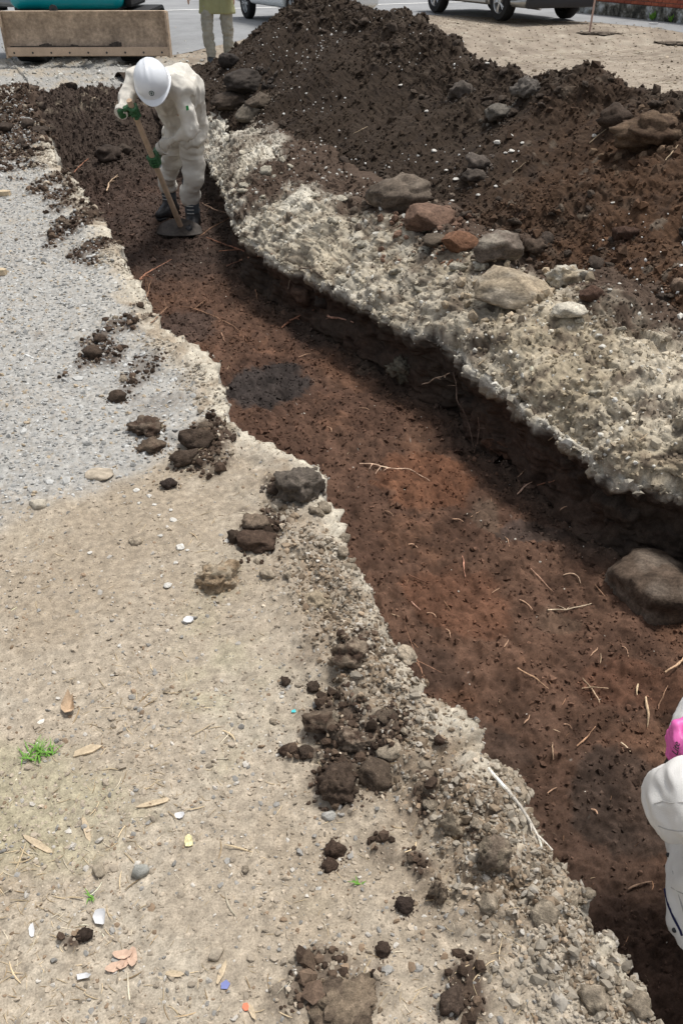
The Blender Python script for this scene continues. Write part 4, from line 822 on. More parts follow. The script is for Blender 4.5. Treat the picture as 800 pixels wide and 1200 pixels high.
# grass
M['grass'] = plain('grass_blade', (.16, .34, .055), .55, .3, s=30, v=(.75, 1.3))
def tuft(label, px, py, n, hgt, spread, seed):
    r = random.Random(seed); p, _, _ = hit(px, py); m_ = mpp(p); root_ = empty('grass_tuft', p, 0, label, 'grass')
    for k in range(n):
        a = r.uniform(0, 6.28); rr = spread*m_*r.random()**.7; x0, y0 = rr*math.cos(a), rr*.5*math.sin(a); da = r.uniform(0, 6.28); ln = hgt*r.uniform(.6, 1.2); wd = .0016*r.uniform(.8, 1.3)
        v = []; f = []
        for j in range(5):
            t = j/4; out = ln*(t*.5+t*t*.4); z = ln*.75*(t-.45*t*t); cx, cy = x0+out*math.cos(da), y0+out*math.sin(da); w_ = wd*(1-t**1.5)+.0002
            v += [(cx-w_*math.sin(da), cy+w_*math.cos(da), z), (cx, cy, z-.0006), (cx+w_*math.sin(da), cy-w_*math.cos(da), z)]
        for j in range(4):
            for q in (0, 1): f.append((j*3+q, j*3+q+1, j*3+q+4, j*3+q+3))
        MB().add(v, f).build('blade', M['grass'], root_, smooth=True)
tuft('bright green grass tuft growing in the dirt near the left edge', 45, 884, 46, .042, 20, 1)
tuft('small green sprout beside the near rubble, above the round dark clod', 420, 1036, 7, .02, 3, 2)
tuft('tiny green sprout above the white plastic scrap', 105, 1052, 6, .02, 5, 3)

# ------------------------------------------------------------------ signed distance bodies
def netmesh(name, fn, lo, hi, h, mat, parent=None, smooth=True, loc=None):
    lo = np.array(lo, float); n = np.ceil((np.array(hi)-lo)/h).astype(int)+1
    g = [lo[k]+h*np.arange(n[k]) for k in range(3)]; Xq, Yq, Zq = np.meshgrid(*g, indexing='ij'); F = fn(Xq.astype(np.float32), Yq.astype(np.float32), Zq.astype(np.float32)); F = np.asarray(F, np.float32)
    F[0], F[-1], F[:, 0], F[:, -1], F[:, :, 0], F[:, :, -1] = [1e-3]*6 if False else [np.maximum(q, 1e-4) for q in (F[0], F[-1], F[:, 0], F[:, -1], F[:, :, 0], F[:, :, -1])]
    Sg = F < 0; cor = [(a, b, c) for a in (0, 1) for b in (0, 1) for c in (0, 1)]
    def cs_(A, c): return A[c[0]:A.shape[0]-1+c[0], c[1]:A.shape[1]-1+c[1], c[2]:A.shape[2]-1+c[2]]
    cnt = sum(cs_(Sg, c).astype(np.int8) for c in cor); act = (cnt > 0) & (cnt < 8); idx = -np.ones(act.shape, np.int64); ii = np.argwhere(act); idx[act] = np.arange(len(ii))
    acc = np.zeros((len(ii), 3)); num = np.zeros(len(ii))
    for a in cor:
        for b in cor:
            if sum(b)-sum(a) == 1 and all(x <= y for x, y in zip(a, b)):
                fa = F[ii[:, 0]+a[0], ii[:, 1]+a[1], ii[:, 2]+a[2]]; fb = F[ii[:, 0]+b[0], ii[:, 1]+b[1], ii[:, 2]+b[2]]; m_ = (fa < 0) != (fb < 0)
                t = np.where(m_, fa/np.where(m_, fa-fb, 1), 0); pt = np.array(a)[None]+t[:, None]*(np.array(b)-np.array(a))[None]; acc[m_] += pt[m_]; num[m_] += 1
    V = lo+h*(ii+acc/num[:, None]); Q = []
    for ax in range(3):
        o1, o2 = [(1, 2), (2, 0), (0, 1)][ax]; sl_ = [slice(None)]*3; sl2 = [slice(None)]*3; sl_[ax] = slice(0, -1); sl2[ax] = slice(1, None)
        A_, B_2 = Sg[tuple(sl_)], Sg[tuple(sl2)]; e_ = np.argwhere(A_ != B_2)
        m_ = (e_[:, o1] > 0) & (e_[:, o2] > 0) & (e_[:, o1] < act.shape[o1]) & (e_[:, o2] < act.shape[o2]); e_ = e_[m_]
        def id_(d1, d2): k = e_.copy(); k[:, o1] -= d1; k[:, o2] -= d2; return idx[k[:, 0], k[:, 1], k[:, 2]]
        q = np.stack([id_(1, 1), id_(0, 1), id_(0, 0), id_(1, 0)], -1); fl_ = ~A_[e_[:, 0], e_[:, 1], e_[:, 2]]; q[fl_] = q[fl_][:, ::-1]; Q.append(q)
    Q = np.concatenate(Q); Q = Q[(Q >= 0).all(1)]
    return link(name, mesh_np(name, V, Q, mat, None, smooth), parent, loc)
def cap(X, Y, Z, a, b, r1, r2):
    a = np.array(a, float); b = np.array(b, float); d = b-a; L2 = max(float(d@d), 1e-9); h = np.clip(((X-a[0])*d[0]+(Y-a[1])*d[1]+(Z-a[2])*d[2])/L2, 0, 1)
    return np.sqrt((X-a[0]-h*d[0])**2+(Y-a[1]-h*d[1])**2+(Z-a[2]-h*d[2])**2)-(r1+(r2-r1)*h)
def smin(a, b, k): h = np.clip(.5+.5*(b-a)/k, 0, 1); return b*(1-h)+a*h-k*h*(1-h)
def union(X, Y, Z, segs, k=.03):
    F = None
    for s in segs:
        q = cap(X, Y, Z, *s); F = q if F is None else smin(F, q, k)
    return F
def sdf_obj(name, segs, h, mat, parent=None, k=.03, pad=.03, wr=None, cut=None):
    pts = np.array([p for s in segs for p in s[:2]]); R0 = max(max(s[2], s[3]) for s in segs)+pad
    def fn(X, Y, Z):
        F = union(X, Y, Z, segs, k)
        if wr: 
            for (amp, f, sdq, st_) in wr: F = F - amp*(fbm(X*st_[0], Y*st_[1], Z*st_[2], f, 2, .45, sdq, ridge=True)-.75)
        if cut is not None: F = cut(X, Y, Z, F)
        return F
    return netmesh(name, fn, pts.min(0)-R0, pts.max(0)+R0, h, mat, parent)
FOLD = [(.015, 5, 1, (1.5, 1, .7)), (.009, 11, 2, (1.5, 1, .7)), (.002, 30, 3, (1, 1, 1))]
FOLDL = [(.014, 4.5, 11, (.9, .9, 1.1)), (.010, 9, 12, (.8, .8, 1.5)), (.002, 30, 3, (1, 1, 1))]
WR = [(.010, 7, 1, (1, 1, 1.6)), (.005, 17, 2, (1, 1, 1.5))]
V3 = lambda p: np.array(p, float)
def fist(parent, c, ax, pal, mat, side=1, rb=.017, name='glove', h=.0035):
    """gloved hand closed round a bar: c on the bar, ax bar direction, pal direction from bar to the back of the hand"""
    ax = V3(ax)/np.linalg.norm(ax); pal = V3(pal); pal -= ax*(pal@ax); pal /= np.linalg.norm(pal); w_ = np.cross(ax, pal)*side
    segs = []; R1 = rb+.013
    for i in range(4):
        o = V3(c)+ax*(i-1.5)*.0215; L_ = [1, 1.06, 1.02, .9][i]; fr = .0105-.0008*(i == 3)
        ang = [.35, 1.25, 2.2, 3.2, 4.0*L_]; pp = [o+(pal*math.cos(a)+w_*math.sin(a))*R1*(1+.12*(j < 2)) for j, a in enumerate(ang)]
        for a, b in zip(pp[:-1], pp[1:]): segs.append((a, b, fr, fr*.95))
    kn = [V3(c)+ax*(i-1.5)*.021+pal*R1*1.12 for i in range(4)]
    wrist = V3(c)+pal*(R1+.02)-w_*.075
    for i in range(4): segs.append((kn[i]+w_*.006, wrist+ax*(i-1.5)*.011, .013, .020))
    tb = V3(c)+ax*-.032*1; th0 = wrist*.5+V3(c)*.5-ax*.028-w_*.004; th1 = tb-w_*(R1*.9)+pal*.01-ax*.006; th2 = tb-pal*R1*1.05-w_*.012; th3 = tb-pal*R1*.95+w_*.018
    segs += [(th0, th1, .015, .0125), (th1, th2, .0125, .0115), (th2, th3, .0115, .009)]
    def cutbar(X, Y, Z, F): return np.maximum(F, -cap(X, Y, Z, V3(c)-ax*.3, V3(c)+ax*.3, rb*.9, rb*.9))
    o = sdf_obj(name, segs, h, mat, parent, k=.006, pad=.012, wr=[(.0012, 60, 4, (1, 1, 1))], cut=cutbar); return o, wrist
def boot(parent, ank, toe_dir, mat, sole, lace=None, L_=.27, shaft=.2, r=.055, h=.008):
    a = V3(ank); t = V3((toe_dir[0], toe_dir[1], 0)); t /= np.linalg.norm(t); z = -a[2]+ground_z[0]
    heel = V3((a[0], a[1], ground_z[0]+.05))-t*.05; toe = V3((a[0], a[1], ground_z[0]+.042))+t*(L_-.10); bl = V3((a[0], a[1], ground_z[0]+.045))+t*.09
    segs = [(a+[0, 0, shaft], a, r*1.0, r*.95), (a, heel, r*.9, .042), (heel, bl, .042, .047), (bl, toe, .047, .036), (a, bl, r*.85, .045)]
    b = sdf_obj('boot', segs, h, mat, parent, k=.03, cut=lambda X, Y, Z, F: np.maximum(F, ground_z[0]+.018-Z))
    sg = [(V3((heel[0], heel[1], ground_z[0]+.012)), V3((toe[0], toe[1], ground_z[0]+.012)), .043, .045), ]
    sdf_obj('sole', sg, h, sole, b, cut=lambda X, Y, Z, F: np.maximum(np.maximum(F, Z-ground_z[0]-.02), ground_z[0]-Z))
    if lace is not None:
        side = np.cross(t, [0, 0, 1])
        for k in range(5):
            q = a+t*(r+.003)+[0, 0, .015+.028*k]
            MB().tube([q-side*.028, q+t*.006, q+side*.028], .0035, 5).build('lace', lace, b, smooth=True)
    return b
ground_z = [0.]
def head(parent, c, fwd, up, skin, mask=None, R0=.098, helmet=None, hair=None):
    c = V3(c); f = V3(fwd); f /= np.linalg.norm(f); u = V3(up); u -= f*(u@f); u /= np.linalg.norm(u); s = np.cross(f, u)
    segs = [(c+u*.035-f*.01, c+u*.035+f*.012, R0*.80, R0*.76), (c-u*.035+f*.03, c-u*.075+f*.045, R0*.55, R0*.42), (c-u*.02+f*.075, c-u*.005+f*.072, .014, .010), (c-u*.02+f*.08, c-u*.028+f*.094, .012, .013),
            (c-u*.055+f*.082-s*.018, c-u*.055+f*.082+s*.018, .010, .010), (c-u*.067+f*.08-s*.014, c-u*.067+f*.08+s*.014, .009, .009)]
    for k in (-1, 1): segs += [(c+s*k*.074+u*.01, c+s*k*.078-u*.022-f*.002, .014, .011), (c+s*k*.034+u*.022+f*.066, c+s*k*.02+u*.024+f*.071, .011, .011)]
    hd = sdf_obj('head', segs, .006, skin, parent, k=.014)
    for k in (-1, 1):
        e = MB(); v, fa = ICO[2]; q = c+s*k*.031+u*.006+f*.069; e.add([tuple(q+p*.0115) for p in v], fa.tolist()); e.build('eye', M['eye'], hd, smooth=True)
    if mask is not None:
        sg = [(c-u*.03+f*.075-s*.03, c-u*.03+f*.075+s*.03, .032, .032), (c-u*.055+f*.07-s*.02, c-u*.07+f*.065+s*.02, .036, .034)]
        sdf_obj('face_mask', sg, .006, mask, parent, k=.02)
    if hair is not None:
        sdf_obj('hair', [(c+u*.045-f*.022, c+u*.045+f*.0, R0*.86, R0*.84), (c+u*.0-f*.04, c-u*.03-f*.045, R0*.72, R0*.55)], .007, hair, parent, k=.03, wr=[(.004, 40, 6, (1, 1, .4))])
    if helmet is not None:
        Rm = np.stack([s, f, u], 1); cc = c+u*.035; B = MB(); prof = []
        nA, nH = 40, 14; v = []; fcs = []
        for i in range(nH+1):
            t = i/nH*math.pi/2
            for j in range(nA):
                a = 2*math.pi*j/nA; rr = math.cos(t)**.85 if t < 1.57 else 0; x = .118*rr*math.cos(a); y = .142*rr*math.sin(a); z = .125*math.sin(t)+.002
                rid = .006*math.exp(-(x/.012)**2)*math.sin(t)+.003*math.exp(-((abs(x)-.04)/.01)**2)*math.sin(t); v.append((x, y, z+rid))
        for i in range(nH):
            for j in range(nA): fcs.append((i*nA+j, i*nA+(j+1) % nA, (i+1)*nA+(j+1) % nA, (i+1)*nA+j))
        n0 = len(v)
        for (kx, kz) in ((1.0, -.012), (1.07, -.016), (1.07, -.020), (.98, -.016)):
            for j in range(nA):
                a = 2*math.pi*j/nA; pk = max(0, math.sin(a))**2; x = .118*kx*math.cos(a); y = .142*(kx+(.20*pk if kx > 1 else 0))*math.sin(a); v.append((x, y, kz-.012*pk*(kx > 1)))
        for i in range(3):
            for j in range(nA): fcs.append((n0+i*nA+j, n0+i*nA+(j+1) % nA, n0+(i+1)*nA+(j+1) % nA, n0+(i+1)*nA+j))
        for j in range(nA): fcs.append((j, (j+1) % nA, n0+(j+1) % nA, n0+j))
        def W(p): return tuple(cc+Rm@V3(p))
        B.add([W(p) for p in v], fcs); hm = B.build('helmet', helmet, parent, smooth=True); return hm, W, c, f, u, s
    return hd
#==PEOPLE==
# ------------------------------------------------------------------ people
M['skin'] = plain('skin', (.52, .33, .235), .5, .4, s=60, v=(.92, 1.08)); M['eye'] = plain('eye', (.05, .04, .035), .2); M['hair'] = plain('black_hair', (.02, .017, .015), .55, s=200)
M['workwear'] = cloth('cream_workwear', (.68, .65, .585), (.50, .455, .38)); M['white_shell'] = plain('helmet_shell', (.80, .83, .87), .28, .5, s=6, v=(.97, 1.02), coat=.4)
M['green_glove'] = plain('green_rubber', (.025, .10, .035), .5, .4, s=80, v=(.5, 1.5)); M['black_boot'] = plain('black_boot', (.018, .018, .02), .5, .4, s=60, v=(.6, 1.6)); M['gaiter'] = cloth('dark_grey_gaiter', (.075, .085, .095))
M['mask'] = cloth('white_mask', (.80, .81, .84)); M['lace'] = cloth('pale_lace', (.55, .55, .52)); M['emblem'] = plain('dark_green_print', (.015, .07, .05), .5); M['handle'] = earth('hoe_handle', (.50, .37, .26), 14, 200, (.8, 1.2), (.9, 1.1), .0004)
M['steel'] = plain('soiled_steel', (.05, .042, .036), .6, .4, .4, s=30, v=(.5, 1.7), bump=.001); M['strap'] = cloth('navy_strap', (.02, .022, .04)); M['black'] = plain('black_rubber', (.016, .016, .017), .7, .3, s=30, v=(.7, 1.6))
M['green_tag'] = plain('green_tag', (.02, .30, .08), .6)
# -- worker hoeing in the trench: local axes x right of the picture, y away, z up
base = at(226, 279, -.40); wz0 = drop(base[0], base[1])[0]
pw = empty('person', (base[0], base[1], wz0), 0, 'worker in cream workwear and white helmet bending over a hoe in the trench', 'person')
ground_z[0] = 0.
def J(px, py, dy):
    r_ = ray(px, py); return r_*((base[1]+dy)/r_[1])+[0, 0, H]-V3((base[0], base[1], wz0))
fL = at(201, 252, wz0)-V3((base[0], base[1], wz0)); fR = at(228, 269, wz0)-V3((base[0], base[1], wz0))
aL = fL+[0, 0, .1]; aR = fR+[0, 0, .1]; kL = J(200, 201, fL[1]-.10); kR = J(227, 205, fR[1]-.08); hL, hR = J(209, 146, .20), J(223, 146, .16)
chest = J(204, 108, -.06); sR = J(161, 92, -.16); sL = J(213, 106, -.20); nk = J(190, 97, -.20); hc_ = J(180, 99, -.32)
g1 = J(157, 131, -.42); g2 = J(193, 188, -.36); bar1 = at(213, 268, wz0+.05)-V3((base[0], base[1], wz0)); bdir = (bar1-g1)/np.linalg.norm(bar1-g1); 
def pyof(q): X3 = q+V3((base[0], base[1], wz0-H)); return 600-FPX*(X3[2]*CT+X3[1]*SN)/(X3[1]*CT-X3[2]*SN)
g2 = min([g1+(bar1-g1)*t for t in np.linspace(0, 1, 200)], key=lambda q: abs(pyof(q)-188)); bar0 = g1-bdir*.03
print('WORKER', *[np.round(q, 2).tolist() for q in (aL, kL, hL, chest, sR, sL, nk, hc_, g1, g2, bar1)])
# body
sdf_obj('body', [(hL*.5+hR*.5, chest, .06, .07), (chest, nk, .05, .045), (nk, hc_, .05, .05), (hL, kL, .05, .035), (hR, kR, .05, .035), (sR, sL, .035, .035)], .012, M['skin'], pw)
eR = J(150, 113, -.26); eL = J(222, 152, -.26)
gl1, w1 = fist(pw, g1, bdir, (-.5, .35, .6), M['green_glove'], 1); gl2, w2 = fist(pw, g2, bdir, (.75, .1, .5), M['green_glove'], 1)
jac = [(hR+[.0, .03, .0], J(221, 108, .06), .118, .115), (J(221, 108, .06), sL, .115, .07), (J(214, 96, .04), nk, .11, .08), (hL+[.02, 0, .03], chest+[-.06, 0, .0], .115, .115), (hR+[-.01, 0, .03], chest+[.06, 0, .0], .115, .12), (chest+[-.06, 0, 0], nk+[-.04, .03, .0], .115, .085), (chest+[.05, 0, 0], nk+[.05, .03, .0], .115, .085), (sR, sR*.5+nk*.5, .072, .08), (sL, sL*.5+nk*.5, .072, .08),
       (sR, eR, .068, .054), (eR, w1*.8+eR*.2, .052, .042), (sL, eL, .070, .056), (eL, w2*.82+eL*.18, .053, .042), (hL+[0, 0, -.06], hL+[0, 0, .06], .118, .112), (hR+[0, 0, -.06], hR+[0, 0, .06], .118, .112)]
jk = sdf_obj('jacket', jac, .008, M['workwear'], pw, k=.022, wr=FOLD)
tr_ = [(hL+[.01, .0, .04], kL, .108, .076), (kL, aL+[0, 0, .17], .076, .068), (aL+[0, 0, .19], aL+[0, 0, .155], .086, .082), (hR+[0, 0, .04], kR, .108, .078), (kR, aR+[0, 0, .17], .078, .070), (aR+[0, 0, .19], aR+[0, 0, .155], .088, .084), (hL+[0, .02, .03], hR+[0, .02, .03], .112, .112)]
tr2 = sdf_obj('trousers', tr_, .010, M['workwear'], pw, k=.012, wr=FOLDL)
for a_, t_ in ((aL, (-.45, -1)), (aR, (-.1, -1))):
    boot(pw, a_, t_, M['black_boot'], M['black'], M['lace'], .27, .07)
    sdf_obj('gaiter', [(a_+[0, 0, .05], a_+[0, 0, .26], .060, .060)], .008, M['gaiter'], pw, wr=[(.003, 20, 5, (1, 1, 2))])
hm, W_h, c_, f_, u_, s_ = head(pw, hc_, (.12, -.62, -.55), (-.10, -.50, .70), M['skin'], M['mask'], helmet=M['white_shell'])
e_ = MB(); v = []; fcs = [];
def shell(x, z):            # point on the front of the helmet
    t = math.asin(min(1, z/.125)); rr = math.cos(t)**.85; return W_h((x, .142*math.sqrt(max(0, rr*rr-(x/.118)**2))+.0022, z+.002))
for j in range(24):
    a = 2*math.pi*j/24; v += [shell(.017*math.cos(a), .04+.017*math.sin(a)), shell(.0125*math.cos(a), .04+.0125*math.sin(a))]
fcs = [(2*j, 2*((j+1) % 24), 2*((j+1) % 24)+1, 2*j+1) for j in range(24)]; e_.add(v, fcs)
hcut = [(-.009, 0), (0, .011), (.009, 0), (.003, 0), (.003, -.009), (-.003, -.009), (-.003, 0)]
e_.add([shell(x, .04+z) for x, z in hcut], [tuple(range(7))]); e_.build('emblem', M['emblem'], hm)
MB().tube([c_+s_*.08+u_*.02, c_+s_*.07-u_*.06+f_*.02, c_-u_*.105+f_*.04, c_-s_*.07-u_*.06+f_*.02, c_-s_*.08+u_*.02], .004, 6).build('chin_strap', M['strap'], hm, smooth=True)
for w_, e_2 in ((w1, eR), (w2, eL)): q0 = w_*.80+e_2*.20; MB().tube([q0, q0+(w_-e_2)/np.linalg.norm(w_-e_2)*.035], [.050, .046], 16).build('cuff', M['workwear'], jk, smooth=True)
# pocket flap, tag, placket
MB().box(tuple(sL*.6+eL*.4+V3((.03, -.072, .0))), (.018, .004, .03), Matrix.Rotation(.3, 3, 'Z').to_4x4()).build('green_tag', M['green_tag'], jk)
MB().tube([c_+V3((.03, -.0, -.10)), chest+V3((-.02, -.17, .0)), chest+V3((.05, -.16, -.03)), chest+V3((.09, -.13, -.02))], .0045, 6).build('lanyard', M['strap'], pw, smooth=True)
# -- his hoe
hoe = empty('hoe', (base[0], base[1], wz0), 0, 'long wooden handled hoe held by the bending worker, blade on the soil', 'hoe')
MB().tube([bar0-bdir*.06, bar0, bar0*.5+bar1*.5, bar1], [.019, .020, .020, .022], 12).build('handle', M['handle'], hoe, smooth=True)
bl = MB(); v = []; nB = 13
for top in (0, 1):
    for k in range(nB):
        a = -1+2*k/(nB-1); x = bar1[0]-.02+a*.185; y = bar1[1]-.01-.10*(1-a*a); z0 = .022-.012*abs(a); v.append((x, y+.0, z0+.006*top)); v.append((x*.96+bar1[0]*.04, bar1[1]+.035*(1-a*a)**.5+.01, .115-.06*a*a+.006*top))
f = [];
for k in range(nB-1):
    a = 2*k; f += [(a, a+1, a+3, a+2), (2*nB+a, 2*nB+a+2, 2*nB+a+3, 2*nB+a+1), (a, a+2, 2*nB+a+2, 2*nB+a), (a+1, 2*nB+a+1, 2*nB+a+3, a+3)]
bl.add(v, f).tube([bar1-bdir*.03, bar1+bdir*.03], .024, 10); bl.build('blade', M['steel'], hoe, smooth=True)

# -- near digger, cut by the right edge of the picture
M['pink'] = plain('pink_rubber', (.72, .14, .42), .45, .4, s=50, v=(.85, 1.12)); M['print'] = plain('black_print', (.03, .02, .03), .6)
M['white_wear'] = cloth('white_workwear', (.70, .685, .655)); M['navy'] = cloth('navy_lining', (.02, .02, .06)); M['seam'] = cloth('seam_thread', (.42, .41, .39)); M['snap'] = plain('black_snap', (.01, .01, .012), .3, .5)
B0 = V3((.98, .66, -.45)); zb = drop(B0[0], B0[1])[0]; nd = empty('person', (B0[0], B0[1], zb), 0, 'digger in white workwear with a pink glove, cut off by the right edge', 'person')
def wp(px, py, dist):       # a joint of the near digger, given how far it stands from the lens along y
    r_ = ray(px, py); k = dist/r_[1]; return r_*k+[0, 0, H]-V3((B0[0], B0[1], zb))
ground_z[0] = 0.
hand = wp(809, 868, 1.0); elb = wp(806, 936, .86); shd = wp(1000, 930, .88)
hip = V3((.02, -.16, .86)); hip2 = V3((.02, .12, .84)); ch2 = V3((.04, .02, 1.12))
hip = wp(872, 1062, .76); 
hq = hip.copy(); kn1 = hq+[.10, .36, .02]; an1 = V3((hq[0]+.22, hq[1]+.20, .1)); hq2 = hq+[.26, .06, .02]; kn2 = hq2+[.16, .34, .04]; an2 = V3((hq2[0]+.14, hq2[1]+.14, .1))
chq = hq*.5+hq2*.5+[.12, .16, .30]; shq = shd; shr = shd+[.34, .10, .02]; nkq = shd*.5+shr*.5+[0, .08, .06]; hdq = nkq+[.0, .13, .08]
sdf_obj('body', [(hq*.5+hq2*.5, chq, .10, .11), (chq, nkq, .09, .05), (nkq, hdq, .05, .05), (hq, kn1, .07, .05), (kn1, an1, .05, .04), (hq2, kn2, .07, .05), (kn2, an2, .05, .04)], .02, M['skin'], nd)
bq = V3((.10, .28, -.92)); bq /= np.linalg.norm(bq); barq0 = hand-bq*.13; hcen = hand; barq1 = hand+bq*.12
pg, wq = fist(nd, hcen, bq, (-.8, -.6, 0), M['pink'], 1)
cuff = wq*.55+elb*.45
sdf_obj('glove_cuff', [(wq, wq*.72+elb*.28, .034, .040)], .005, M['pink'], pg, wr=[(.0015, 50, 3, (1, 1, 1))])
jq = [(elb, wq*.62+elb*.38, .069, .048), (elb+[.005, 0, .0], elb*.62+shd*.38, .078, .080), (elb*.62+shd*.38, shd, .080, .09), (shd, nkq, .09, .09), (shr, nkq, .09, .09), (nkq, chq, .11, .135), (chq, hq*.5+hq2*.5+[0, .04, .06], .14, .135)]
shr_e = shr+[.08, .1, -.30]; ha2 = shr_e+[-.06, .24, -.06]; jq += [(shr, shr_e, .08, .065), (shr_e, ha2*.75+shr_e*.25, .062, .045)]
jn = sdf_obj('jacket', jq, .0065, M['white_wear'], nd, k=.018, wr=[(.009, 6, 21, (1, 1, 1.8)), (.007, 13, 22, (1, 1, 1.8)), (.002, 30, 23, (1, 1, 1))])
tq = [(hq, kn1, .125, .10), (kn1, an1+[0, 0, .12], .10, .085), (hq2, kn2, .125, .10), (kn2, an2+[0, 0, .12], .10, .085), (hq, hq2, .125, .125), (hq+[0, .02, .1], hq2+[0, .02, .1], .11, .11)]
tn = sdf_obj('trousers', tq, .009, M['white_wear'], nd, k=.03, wr=[(.010, 7, 25, (1, 1, .8)), (.007, 14, 26, (1, 1, .9)), (.002, 36, 27, (1, 1, 1))])
gl_, _w = fist(nd, ha2, (1, .2, 0), (0, .3, .9), M['pink'], 1)
for a_ in (an1, an2): boot(nd, a_, (.1, 1), M['black_boot'], M['black'], None, .27, .12)
head(nd, hdq, (0, .8, -.5), (0, .5, .8), M['skin'], None, helmet=M['white_shell'])
hoe2 = empty('hoe', (B0[0], B0[1], zb), 0, 'short wooden tool handle gripped by the pink gloved hand at the right edge', 'hoe')
MB().tube([barq0, barq1], [.0155, .017], 12).build('handle', M['handle'], hoe2, smooth=True)
MB().box(tuple(barq1+V3((.06, .02, -.03))), (.12, .004, .07), Matrix.Rotation(.3, 3, 'Y').to_4x4()).tube([barq1-bq*.03, barq1+bq*.02], .022, 10).build('blade', M['steel'], hoe2, smooth=True)
bpy.context.view_layer.update()
def on_obj(ob, px, py, off=.002):   # point and normal where a piece is sewn or printed on
    mi_ = ob.matrix_world.inverted(); o_ = mi_ @ Vector((0, 0, H)); d_ = (mi_.to_3x3() @ Vector(ray(px, py))).normalized(); ok, p, n, i = ob.ray_cast(o_, d_)
    return (p+n*off, n) if ok else (None, None)
for x, y, lab in ((783, 1002, 1), (790, 1090, 2)):
    p, n = on_obj(tn, x, y, .001)
    if p is not None: b_ = MB(); v, fa = ICO[2]; b_.add([tuple(p+Vector(q)*.0045) for q in v], fa.tolist()); b_.build('snap_button', M['snap'], tn, smooth=True)
for pts_, ob_ in (([(766,942),(776,939),(786,941),(798,940),(806,941)], jn), ([(771,968),(782,972),(794,974),(806,973)], jn), ([(781,1000),(788,1022),(795,1050),(803,1078)], tn), ([(776,1030),(786,1040),(797,1046),(806,1050)], tn)):
    q_ = [on_obj(ob_, x, y, .0002)[0] for x, y in pts_]; q_ = [p for p in q_ if p is not None]
    if len(q_) > 2: MB().tube(q_, .0012, 6).build('seam', M['seam'], ob_, smooth=True)
pk = [on_obj(tn, x, y, .0015)[0] for x, y in ((779,1042),(783,1060),(789,1075),(797,1090),(799,1096))]; pk = [p for p in pk if p is not None]
if len(pk) > 2: MB().tube(pk, .0022, 6).build('pocket_piping', M['navy'], tn, smooth=True)
tx = bpy.data.curves.new('lettering', 'FONT'); tx.body = 'Lite'; tx.size = .020; tx.extrude = .0004; tx.align_x = 'CENTER'; tx.align_y = 'CENTER'; tx.materials.append(M['print'])
p = None
for q in ((793, 876), (796, 880), (794, 868)):
    for ob in (pg,)+tuple(pg.children):
        p, n = on_obj(ob, *q, .003)
        if p is not None: break
    if p is not None: break
if p is not None:
    tmp = bpy.data.objects.new('lettering', tx); col.objects.link(tmp); bpy.context.view_layer.update(); tme = bpy.data.meshes.new_from_object(tmp.evaluated_get(bpy.context.evaluated_depsgraph_get())); bpy.data.objects.remove(tmp); to = link('lettering', tme, pg); zq = n.normalized(); d_up = Vector((.55, 0, .8)); xq = (Vector((.42, .35, .8))); xq = (xq-zq*xq.dot(zq)).normalized(); yq = zq.cross(xq)
    Mx = Matrix((xq, yq, zq)).transposed().to_4x4(); Mx.translation = p; to.matrix_local = Mx

# -- person standing beyond the trench, legs and coat hem in view
M['khaki'] = cloth('khaki_coat', (.34, .345, .19)); M['grey_trousers'] = cloth('grey_green_trousers', (.36, .35, .30), (.2, .19, .15))
c0 = at(259, 78, .0); z0 = drop(c0[0], c0[1])[0]; ps = empty('person', (c0[0], c0[1], z0), 0, 'person standing beyond the trench in a khaki coat and grey trousers', 'person'); ground_z[0] = 0.
a1, a2 = V3((-.13, .0, .1)), V3((.13, .10, .1)); k1, k2 = V3((-.16, -.01, .5)), V3((.13, .06, .5)); h1, h2 = V3((-.11, .05, .92)), V3((.10, .06, .92))
sdf_obj('body', [((0, .05, .95), (0, .05, 1.4), .1, .12), ((0, .05, 1.4), (0, .03, 1.58), .06, .05), (h1, k1, .07, .05), (h2, k2, .07, .05), (k1, a1, .05, .04), (k2, a2, .05, .04)], .02, M['skin'], ps)
sdf_obj('trousers', [(h1, k1, .11, .085), (k1, a1+[0, 0, .08], .085, .08), (h2, k2, .11, .085), (k2, a2+[0, 0, .08], .085, .08), (h1, h2, .12, .12)], .013, M['grey_trousers'], ps, k=.012, wr=[(.011, 8, 31, (1, 1, 2.2)), (.006, 18, 32, (1, 1, 2))])
sdf_obj('coat', [((-.14, .05, .70), (-.10, .05, 1.1), .125, .12), ((.14, .05, .70), (.10, .05, 1.1), .125, .12), ((0, .05, .7), (0, .05, 1.1), .13, .12), ((-.10, .05, 1.1), (-.14, .04, 1.40), .12, .09), ((.10, .05, 1.1), (.14, .04, 1.40), .12, .09), ((-.18, .04, 1.42), (.18, .04, 1.42), .07, .07),
    ((-.19, .04, 1.42), (-.30, .02, 1.16), .065, .055), ((-.30, .02, 1.16), (-.36, -.1, .98), .055, .045), ((.19, .04, 1.42), (.28, .02, 1.14), .065, .055), ((.28, .02, 1.14), (.27, -.12, .93), .055, .045)], .014, M['khaki'], ps, k=.03, wr=[(.010, 7, 35, (1.3, 1.3, .5))], cut=lambda X, Y, Z, F: np.maximum(F, .68-Z))
hand_s = [((-.37, -.12, .95), (-.38, -.14, .90), .03, .034)]+[((-.38+.0*i, -.14+.02*(i-1.5), .89), (-.375, -.15+.021*(i-1.5), .82-.01*(i in (1, 2))), .010, .008) for i in range(4)]+[((-.36, -.15, .92), (-.345, -.18, .86), .011, .009)]
